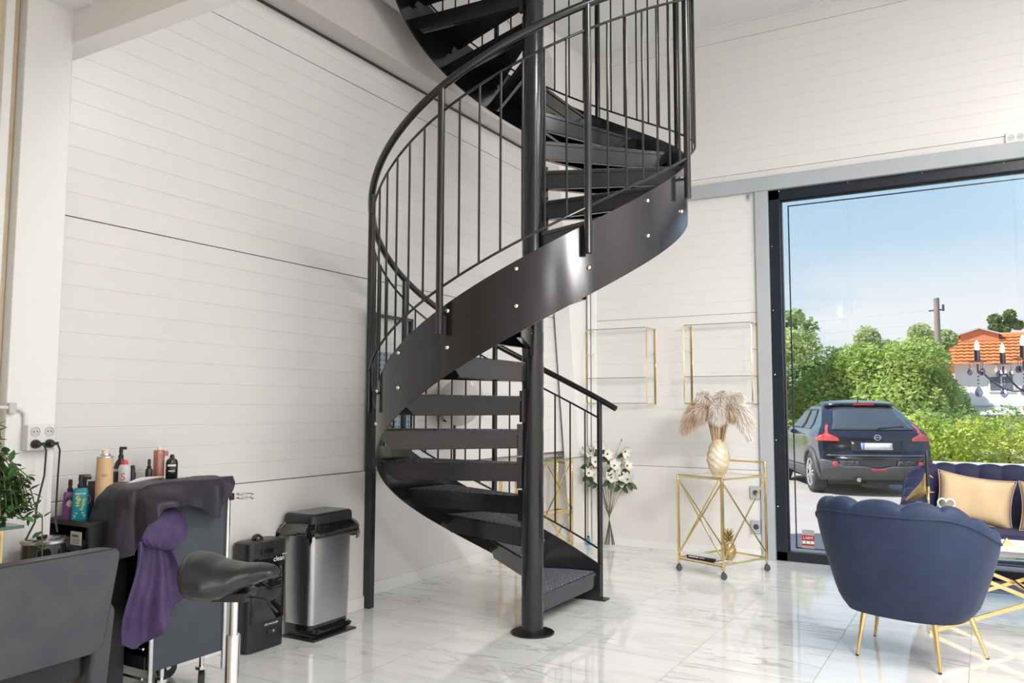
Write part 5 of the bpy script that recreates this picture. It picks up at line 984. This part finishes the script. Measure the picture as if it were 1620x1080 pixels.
def tree(name, label, x, y, blobs, n, size, mt, seed, th, tr=0.12):
    t = thing(name, label, 'tree', (x, y, -0.02)); fbuild(foliage(n, blobs, size, seed), 'foliage', mt, t)
    m = MB(); m.tube([(0, 0, 0), (0.05, 0, th*0.5), (0, 0.05, th)], [tr, tr*0.8, tr*0.5], 10)
    for b_ in blobs[:5]: m.tube([(0, 0.02, th*0.55), ((b_[0])*0.5, b_[1]*0.5, (th*0.55+b_[2])*0.5), (b_[0], b_[1], b_[2])], [tr*0.45, tr*0.3, tr*0.12], 6)
    m.build('trunk', bark, t)
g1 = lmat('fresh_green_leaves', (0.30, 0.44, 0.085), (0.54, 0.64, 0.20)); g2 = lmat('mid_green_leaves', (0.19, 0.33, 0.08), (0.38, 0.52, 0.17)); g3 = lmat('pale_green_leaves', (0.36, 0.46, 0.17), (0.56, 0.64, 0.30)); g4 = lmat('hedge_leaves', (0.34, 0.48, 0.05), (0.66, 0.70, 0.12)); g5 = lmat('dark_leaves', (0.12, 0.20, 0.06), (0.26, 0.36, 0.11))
# concrete kerb wall and hedge
m = MB(); m.box(-1.55, 14, 18.9, 19.25, -0.02, 0.33); tag(m.build('kerb_wall', conc, bev=0.02), 'low beige concrete wall below the hedge', 'wall')
m = MB(); m.box(0.2, 14, 18.35, 18.88, -0.02, 0.22); tag(m.build('kerb_step', mat('grey_concrete', (0.50, 0.46, 0.43), 0.85, var=(2, (0.55, 0.51, 0.48), 0.25)), bev=0.02), 'grey concrete step in front of the low beige wall', 'step')
t = thing('hedge', 'long bright green clipped hedge above the low wall', 'hedge', (5, 20.2, 0))
fbuild(foliage(26000, [(-7.0+0.62*i, 0.12*sin(i*2.1), 0.68+0.03*sin(i*1.7), 0.62, 0.62+0.04*sin(i*2.3)) for i in range(26)], 0.055, 21), 'foliage', g4, t)
m = MB()
for i in range(14): m.cyl((-6.8+1.1*i, 0, -0.02), (-6.8+1.1*i, 0, 0.5), 0.03, 6)
m.build('stems', bark, t)
t = thing('hedge', 'darker rounded hedge rising behind the bright hedge', 'hedge', (5.2, 22.6, 0))
fbuild(foliage(12000, [(-6.6+0.9*i, 0.1*sin(i), 0.75, 0.9, 0.72+0.08*sin(i*0.9)) for i in range(14)], 0.06, 22), 'foliage', g2, t); m = MB()
for i in range(8): m.cyl((-6.4+1.6*i, 0, -0.02), (-6.4+1.6*i, 0, 0.5), 0.04, 6)
m.build('stems', bark, t)
t = thing('hedge', 'green hedge seen left of the parked car beside the frame', 'hedge', (-7.0, 25.0, 0)); fbuild(foliage(5000, [(-2.2+0.8*i, 0, 0.6, 0.8, 0.62) for i in range(6)], 0.06, 23), 'foliage', g1, t); m = MB(); m.cyl((0, 0, -0.02), (0, 0, 0.4), 0.04, 6); m.build('stems', bark, t)
# trees: broad bush, tall tree at the frame, two behind, small one over the roof
def blobs(seed, n, w_, z0, z1, r):
    r_ = random.Random(seed); return [(r_.uniform(-1, 1)*w_*(1-0.35*abs(q)), r_.uniform(-0.8, 0.8)*w_*0.6, z0+(z1-z0)*(0.5+0.5*q), r*r_.uniform(0.75, 1.2), r*r_.uniform(0.6, 0.95)) for q in [r_.uniform(-1, 1) for _ in range(n)]]
tree('broad_tree', 'broad rounded green tree behind the car roof', -2.35, 26.5, [(0.0, 0, 2.0, 1.7, 1.35), (-1.6, 0, 1.6, 1.3, 1.2), (0.8, 0, 1.6, 1.05, 1.1), (-2.4, 0.2, 1.3, 1.0, 1.0), (0.6, -0.5, 2.7, 1.0, 0.85), (-0.8, -0.3, 2.6, 1.0, 0.85), (0.2, -1.1, 1.4, 1.3, 1.1), (0.7, -0.9, 1.0, 1.0, 0.9)], 34000, 0.075, g1, 31, 2.2)
tree('broad_tree', 'darker green tree right of the broad tree, before the white house', -1.35, 28.6, [(0.0, 0, 1.5, 1.0, 1.0), (0.45, 0, 1.0, 0.8, 0.85), (-0.6, 0, 2.0, 1.0, 0.85), (0.7, 0.1, 0.75, 0.6, 0.6), (0.0, -0.6, 1.1, 0.95, 0.85)], 14000, 0.075, g2, 32, 1.8)
tree('tall_tree', 'tall loose pale green tree beside the window frame', -5.75, 25.2, blobs(5, 22, 1.25, 1.2, 4.4, 0.62) + [(0.1, 0, 4.8, 0.45, 0.4), (1.1, 0, 3.5, 0.35, 0.25), (0.9, 0, 4.2, 0.3, 0.25)], 13000, 0.085, g3, 33, 4.2)
tree('dense_tree', 'dark green tree behind the yellow shed', -5.6, 30.0, [(0, 0, 1.6, 1.6, 1.6), (1.5, 0, 1.6, 1.4, 1.5), (-1.4, 0, 1.7, 1.4, 1.5), (0.8, 0, 2.7, 1.2, 0.9)], 14000, 0.09, g5, 34, 1.8)
tree('feathery_tree', 'grey-green feathery tree top left of the utility pole', -3.7, 44.0, blobs(8, 12, 1.9, 3.2, 5.0, 0.7), 9000, 0.10, g3, 35, 4.4, 0.16)
tree('feathery_tree', 'small drooping tree just left of the utility pole', -1.9, 42.0, blobs(9, 9, 0.9, 3.2, 4.75, 0.5), 6000, 0.09, g3, 36, 4.2, 0.12)
tree('distant_tree', 'distant tree top showing above the orange roof ridge', 1.6, 74.0, blobs(12, 8, 1.0, 7.4, 9.0, 0.55), 3500, 0.14, g5, 37, 8.4, 0.2)
# utility pole
t = thing('utility_pole', 'weathered wooden utility pole with a small insulator', 'pole', (-1.70, 40.0, -0.02)); m = MB(); m.tube([(0, 0, 0), (0.02, 0, 6.30)], [0.15, 0.115], 12); m.build('pole', mat('weathered_wood', (0.25, 0.20, 0.17), 0.9, var=(5, (0.32, 0.27, 0.23), 0.3)), t)
m = MB(); m.cyl((-0.3, 0, 5.75), (0.3, 0, 5.78), 0.03, 8); m.cyl((0.27, 0, 5.72), (0.27, 0, 6.0), 0.05, 8); m.build('insulator', M['charcoal'], t)
for zz in (5.8, 5.2):
    m = MB(); m.tube([(0, 0, zz), (-8, 2, zz-0.25), (-22, 6, zz+0.3)], 0.006, 4); m.build('wire', M['steelgrey'], t)
# house with orange roof
rf = mat('orange_roof_tile', (0.72, 0.20, 0.055), 0.75, var=(2.5, (0.80, 0.28, 0.09), 0.25)); wh = mat('white_render', (0.82, 0.81, 0.79), 0.8, var=(1, (0.78, 0.77, 0.75), 0.3))
t = thing('house', 'white house with orange tiled roof beyond the hedge', 'house', (-2.75, 46.0, -0.02)); HX = 20.0
m = MB(); m.box(1.85-0.35, HX, 0, 8, 0, 3.75); m.extr([(1.5, 0, 3.75), (1.5, 8, 3.75), (1.5, 4.0, 5.2)], (0.3, 0, 0)); m.build('wall', wh, t)
r_ = MB(); rows = 9; A = Vector((0, -0.55, 3.55)); B = Vector((0, 4.0, 5.30))
x0 = -0.05
for i in range(rows):
    p = A.lerp(B, i/rows); q = A.lerp(B, (i+1)/rows); nx_ = 100
    def fn(u, v, p=p, q=q): x = x0 + (HX+0.5-x0)*u; a = p.lerp(q, v); return (x, a.y - 0.0, a.z + 0.04*abs(sin(u*pi*72)) + 0.07*(1-v))
    r_.grid(fn, 289, 2)
r_.add([(x0, 4.0, 5.30), (HX+0.5, 4.0, 5.30), (HX+0.5, 8.5, 3.55), (x0, 8.5, 3.55)], [(0,1,2,3)]); r_.tube([(x0, 4.0, 5.33), (HX+0.5, 4.0, 5.33)], 0.13, 8)
r_.build('roof', rf, t, ang=50, thick=0.04)
m = MB(); m.extr([(1.75, 3.0, 4.7), (3.5, 3.0, 4.7), (3.5, 3.0, 5.35), (2.62, 3.0, 5.6), (1.75, 3.0, 5.35)], (0, 2.0, 0)); m.build('dormer', mat('pale_red_boards', (0.62, 0.25, 0.14), 0.8, var=(3, (0.55, 0.22, 0.12), 0.3)), t)
m = MB(); m.bar((1.6, 3.5, 5.33), (2.62, 3.5, 5.66), 0.07, 1.3, up=(0,1,0)); m.bar((2.62, 3.5, 5.66), (3.64, 3.5, 5.33), 0.07, 1.3, up=(0,1,0)); m.build('dormer_roof', M['steelgrey'], t)
wdg = mat('dark_window_pane', (0.10, 0.13, 0.15), 0.1, var=(2, (0.16, 0.19, 0.22), 0.3))
for wx0, wx1, wz0, wz1 in ((3.0, 3.95, 2.35, 3.0), (7.4, 8.4, 2.35, 3.0), (4.6, 5.0, 0.5, 1.15), (5.15, 5.9, 0.4, 1.25)):
    m = MB(); m.box(wx0-0.08, wx1+0.08, -0.06, 0.0, wz0-0.08, wz1+0.08); o = m.build('window', wh, t); m = MB(); m.box(wx0, (wx0+wx1)/2-0.03, -0.08, -0.05, wz0, wz1); m.box((wx0+wx1)/2+0.03, wx1, -0.08, -0.05, wz0, wz1); m.build('pane', wdg, o)
m = MB(); m.extr([(0.6, -1.4, 1.15), (4.3, -1.4, 1.15), (4.3, 0, 1.5), (0.6, 0, 1.5)], (0, 0, 0.05)); m.build('awning', mat('grey_awning', (0.50, 0.52, 0.56), 0.8, var=(4, (0.56, 0.58, 0.62), 0.3)), t); m = MB(); m.box(0.6, 4.3, -1.4, -1.36, 0.98, 1.15); m.build('awning_valance', M['charcoal'], t)
m = MB(); m.box(1.3, HX, -0.1, 0.0, 1.52, 1.60); m.build('string_course', M['steelgrey'], t)
# yellow shed
t = thing('shed', 'yellow wooden shed with flat dark roof beside the frame', 'shed', (-7.35, 27.5, -0.02)); m = MB(); m.box(-2.4, 0.42, 0, 3, 0, 1.75); m.build('wall', mat('yellow_boards', (0.62, 0.38, 0.10), 0.8, var=(4, (0.56, 0.34, 0.09), 0.3)), t); m = MB(); m.add([(-2.6, -0.6, 1.95), (0.95, -0.6, 1.80), (0.95, 3.4, 1.80), (-2.6, 3.4, 1.95)], [(0,1,2,3)]); m.build('roof', M['charcoal'], t, thick=0.10); m = MB(); m.box(-0.5, 0.05, -0.04, 0, 0.75, 1.3); w_ = m.build('window', wh, t); m = MB(); m.box(-0.45, 0.0, -0.06, -0.03, 0.8, 1.25); m.build('pane', wdg, w_)
# parked car, local +y = forward, origin under the middle of the rear axle... rear bumper at y=-0.75
car = thing('car', 'black compact crossover car parked outside, rear towards the window', 'car', (-1.85, 15.28, -0.02), radians(23.8))
paint = mat('black_car_paint', (0.012, 0.013, 0.020), 0.16, coat=1.0, var=(3, (0.016, 0.017, 0.026), 0.3)); cgls = mat('dark_car_glass', (0.05, 0.06, 0.07), 0.04, spec=0.9, var=(2, (0.07, 0.08, 0.09), 0.3)); clad = mat('grey_bumper_plastic', (0.085, 0.088, 0.095), 0.5, var=(10, (0.10, 0.103, 0.11), 0.3)); lamp = mat('red_tail_lamp', (0.55, 0.03, 0.03), 0.12, coat=0.6, var=(9, (0.62, 0.12, 0.11), 0.2)); tyre = mat('tyre_rubber', (0.035, 0.034, 0.034), 0.8, var=(30, (0.05, 0.048, 0.047), 0.3)); silver_ = mat('alloy_silver', (0.70, 0.71, 0.73), 0.25, 0.8, var=(9, (0.65, 0.66, 0.68), 0.3))
def interp(tab, z):
    for (z0, *a), (z1, *b_) in zip(tab[:-1], tab[1:]):
        if z <= z1: q = (z-z0)/(z1-z0); q = max(0, min(1, q)); q = q*q*(3-2*q)*0.4+q*0.6; return [p+(r-p)*q for p, r in zip(a, b_)]
    return list(tab[-1][1:])
# z: half width, y of rear, y of front
CAR = [(0.24, 0.80, -0.55, 3.10), (0.45, 0.87, -0.74, 3.36), (0.62, 0.885, -0.76, 3.40), (0.80, 0.885, -0.70, 3.34), (0.98, 0.875, -0.66, 3.15), (1.08, 0.83, -0.60, 2.35), (1.20, 0.745, -0.46, 1.95), (1.38, 0.665, -0.20, 1.55), (1.50, 0.60, 0.02, 1.15), (1.565, 0.42, 0.32, 0.85)]
def crear(u, z):   # rear skin, u -1..1
    w_, yr, yf = interp(CAR, z); k = abs(u); rnd_ = 0.16 + 0.10*sm(0.95, 1.3, z); return Vector((u*w_, yr + rnd_*k**3.2 , z))
def cside(sx, q, z):
    w_, yr, yf = interp(CAR, z); ys = yr + 0.16 + 0.10*sm(0.95, 1.3, z); y = ys + (yf-ys)*q
    taper = 1 - 0.16*sm(0.72, 1.0, q)**1.5; hip = 0.03*math.exp(-((y-0.0)/0.45)**2)*sm(0.5, 0.9, z)*(1-sm(0.95, 1.15, z)); return Vector((sx*(w_*taper + hip), y, z))
zs_ = [0.24+ (1.565-0.24)*i/34 for i in range(35)]
m = MB(); m.grid(lambda u, v: crear(2*u-1, 0.24+1.325*v), 41, 35)
for sx in (-1, 1): m.grid(lambda u, v: cside(sx, u, 0.24+1.325*v), 40, 35)
def cfront(u, v): z = 0.24+1.325*v; w_, yr, yf = interp(CAR, z); p = cside(1, 1, z); return (p.x*(2*u-1), yf + 0.18*(1-abs(2*u-1)**2.5), z)
m.grid(cfront, 21, 35)
def croof(u, v):
    w_, yr, yf = interp(CAR, 1.565); y = yr + 0.0 + (yf + 0.0 - yr)*v; rr_ = 0.26*abs(2*u-1)**3.2*(1-v); return ((2*u-1)*w_*(1 if v < 1 else 0.84), y + rr_ + 0.18*(1-abs(2*u-1)**2.5)*v, 1.565 + 0.035*(1-(2*u-1)**2)*sin(pi*min(1, 0.15+v*0.8)))
m.grid(croof, 21, 12); m.build('body', paint, car, ang=40)
def patch(name, mt, fn, nu, nv, par=None, th=0.006, ang=40):
    m = MB(); m.grid(fn, nu, nv); return m.build(name, mt, par or car, thick=th, ang=ang)
def rp(u0, u1, z0, z1, out=0.008):
    def f(u, v):
        z = z0+(z1-z0)*v; uu = u0+(u1-u0)*u; p = crear(uu, z); return (p.x, p.y-out, p.z+out*0.3)
    return f
def rw(u, v):
    z = 1.085 + 0.385*v; uu = (2*u-1)*(0.80 - 0.02*v); zz = z - 0.03*abs(2*u-1)**4*(v); p = crear(uu, zz); return (p.x, p.y-0.007, p.z+0.004)
patch('rear_window', cgls, rw, 24, 10)
wp = MB(); wp.bar(crear(0.08, 1.11)+Vector((0,-0.03,0.0)), crear(0.62, 1.14)+Vector((0,-0.03,0.0)), 0.012, 0.025); wp.bar(crear(0.05, 1.10)+Vector((0,-0.03,0)), crear(0.62, 1.135)+Vector((0,-0.025,0)), 0.02, 0.02); wp.build('rear_wiper', M['blackp'], car)
def spoil(u, v): uu = (2*u-1); y0 = -0.07; return (uu*0.60, y0 + 0.32*v + 0.20*abs(uu)**3, 1.515 + 0.055*v - 0.02*abs(uu)**3)
patch('spoiler', paint, spoil, 21, 5, th=0.03)
m = MB(); m.box(-0.17, 0.17, -0.085, -0.06, 1.50, 1.53); m.build('brake_light', mat('bright_red_lamp', (0.75, 0.04, 0.02), 0.2, var=(20, (0.68, 0.05, 0.03), 0.3)), car)
m = MB(); m.tube([(0, 0.25, 1.59), (0, 0.20, 1.66)], [0.012, 0.006], 8); m.build('antenna', M['blackp'], car)
for sx in (-1, 1):
    # boomerang tail lamp: wide below, sweeping up beside the window
    def lampf(u, v, sx=sx):
        z = 0.90 + 0.27*v; c_ = 0.80 + 0.10*v; wd = 0.36*(1-sm(0.15, 0.50, v)) + 0.045; uu = c_ + (u-0.5)*wd + 0.06*(1-v)
        if uu <= 1.0: p = crear(sx*uu, z); out = Vector((sx*0.4*abs(uu)**3, -1, 0)).normalized()*0.012
        else: p = cside(sx, (uu-1.0)*0.55, z); out = Vector((sx, -0.3, 0)).normalized()*0.014
        return p + out
    o = patch('tail_lamp', lamp, lampf, 14, 14, th=0.012)
    m = MB()
    m.lathe([(0.0, 0.012), (0.035, 0.010), (0.045, 0.0), (0.045, -0.06)], crear(sx*0.76, 0.53)+Vector((0,-0.035,0)), 20, Matrix.Rotation(radians(90), 3, 'X') ); m.build('fog_lamp', lamp, car)
    patch('bumper_grille', mat('bumper_mesh', (0.03, 0.032, 0.035), 0.7, var=(60, (0.14, 0.145, 0.15), 0.06)), rp(sx*0.34, sx*0.68, 0.49, 0.575, 0.030), 8, 4)
patch('number_plate', mat('blurred_plate', (0.74, 0.76, 0.80), 0.4, var=(14, (0.60, 0.63, 0.70), 0.2)), rp(-0.27, 0.27, 0.755, 0.865, 0.03), 8, 3); patch('plate_band', mat('plate_blue', (0.20, 0.38, 0.75), 0.4, var=(9, (0.24, 0.42, 0.78), 0.3)), rp(-0.29, -0.235, 0.755, 0.865, 0.034), 3, 3)
patch('plate_recess', M['blackp'], rp(-0.46, 0.46, 0.72, 0.90, 0.018), 12, 4)
patch('bumper_strip', mat('dark_chrome_strip', (0.20, 0.20, 0.22), 0.2, 0.6, var=(9, (0.25, 0.25, 0.27), 0.3)), rp(-0.9, 0.9, 0.655, 0.672, 0.03), 24, 3)
m = MB(); c = crear(0.02, 0.965)+Vector((0,-0.025,0)); m.tube([c + Vector((0.05*cos(q*pi/10), 0, 0.042*sin(q*pi/10))) for q in range(20)], 0.008, 8, closed=True); m.box(c.x-0.062, c.x+0.062, c.y-0.006, c.y+0.006, c.z-0.010, c.z+0.010); m.build('emblem', M['chrome'], car)
def low(u, v):
    uu = 2*u-1; top = 0.50 + 0.10*sm(0.55, 0.95, abs(uu)) - 0.045*(1-sm(0.0, 0.3, abs(uu)))*1; z = 0.26 + (top-0.26)*v; p = crear(uu*0.995, z); return p + Vector((0.012*uu**5, -0.028*(1-0.4*abs(uu)**6), 0))
patch('lower_bumper', clad, low, 40, 8, th=0.02); patch('reflector', lamp, rp(-0.13, 0.13, 0.40, 0.435, 0.055), 8, 3)
m = MB(); c = Vector((-0.30, -0.52, 0.27)); m.tube([c, c + Vector((0, -0.18, 0))], 0.035, 14); m.build('exhaust', M['brush'], car); m = MB(); m.box(-0.7, 0.7, -0.35, 3.0, 0.17, 0.26); m.build('underbody', M['blackp'], car)
m = MB(); m.box(-0.1, 0.25, -0.45, -0.1, 0.12, 0.25); m.build('silencer', M['blackp'], car)
for sx in (-1, 1):
    for y in (0.0, 2.53):
        c = Vector((sx*0.80, y, 0.345)); R = Matrix.Rotation(radians(90*sx), 3, 'Y')
        m = MB(); m.lathe([(0.235, -0.105), (0.30, -0.115), (0.335, -0.09), (0.345, -0.05), (0.345, 0.06), (0.33, 0.10), (0.285, 0.115), (0.235, 0.10), (0.22, 0.05), (0.22, -0.1)], c, 40, R, cap=False); wh_ = m.build('wheel', tyre, car)
        m = MB(); m.lathe([(0.235, 0.10), (0.225, 0.085), (0.215, 0.05), (0.0, 0.045)], c, 30, R, cap=False); m.build('rim_barrel', mat('dark_rim_metal', (0.10, 0.10, 0.11), 0.5, 0.5, var=(9, (0.12, 0.12, 0.13), 0.3)), wh_)  # dark grey barrel behind the silver spokes
        m = MB(); m.lathe([(0.24, 0.095), (0.24, 0.108), (0.222, 0.104), (0.218, 0.09)], c, 36, R, cap=False)
        for q in range(10): an = 2*pi*q/10 + (0.12 if q % 2 else -0.12); m.bar(c + R @ Vector((0.03*cos(an), 0.03*sin(an), 0.09)), c + R @ Vector((0.225*cos(an), 0.225*sin(an), 0.095)), 0.030, 0.02, up=R @ Vector((0,0,1)))
        m.lathe([(0.045, 0.085), (0.045, 0.11), (0, 0.112)], c, 18, R, cap=False); m.build('rim_spokes', silver_, wh_)
        def arch(u, v, c=c, sx=sx): an = radians(-12 + 204*u); r = 0.375 + 0.075*v; z = c.z + r*sin(an); y_ = c.y + r*cos(an); zz = max(0.25, z); base = interp(CAR, zz)[0]; return (sx*(base + 0.022 - 0.012*v), y_, zz)
        patch('wheel_arch', clad, arch, 30, 4, th=0.05)
    def sw(y0, y1, y0t, y1t):
        def f(u, v):
            z = 1.09 + 0.34*v; y = (y0 + (y0t-y0)*v)*(1-u) + (y1 + (y1t-y1)*v)*u; w_, yr, yf = interp(CAR, z); ys = yr+0.16+0.10*sm(0.95, 1.3, z); q = (y-ys)/(yf-ys); p = cside(sx, q, z); return (p.x + sx*0.008, y, z)
        return f
    patch('side_window', cgls, sw(0.18, 0.72, 0.34, 0.74), 8, 8); patch('side_window', cgls, sw(0.80, 2.05, 0.82, 1.35), 10, 8)
    def sill(u, v): z = 0.26+0.17*v; y = 0.36+1.8*u; p = cside(sx, 0.5, z); return (p.x+sx*0.02, y, z)
    patch('sill', clad, sill, 10, 4, th=0.02)
    m = MB(); m.ball((sx*0.97, 1.72, 1.06), (0.10, 0.08, 0.075), 16, 10); m.bar((sx*0.82, 1.72, 1.03), (sx*0.92, 1.72, 1.04), 0.05, 0.03); m.build('mirror', paint, car)
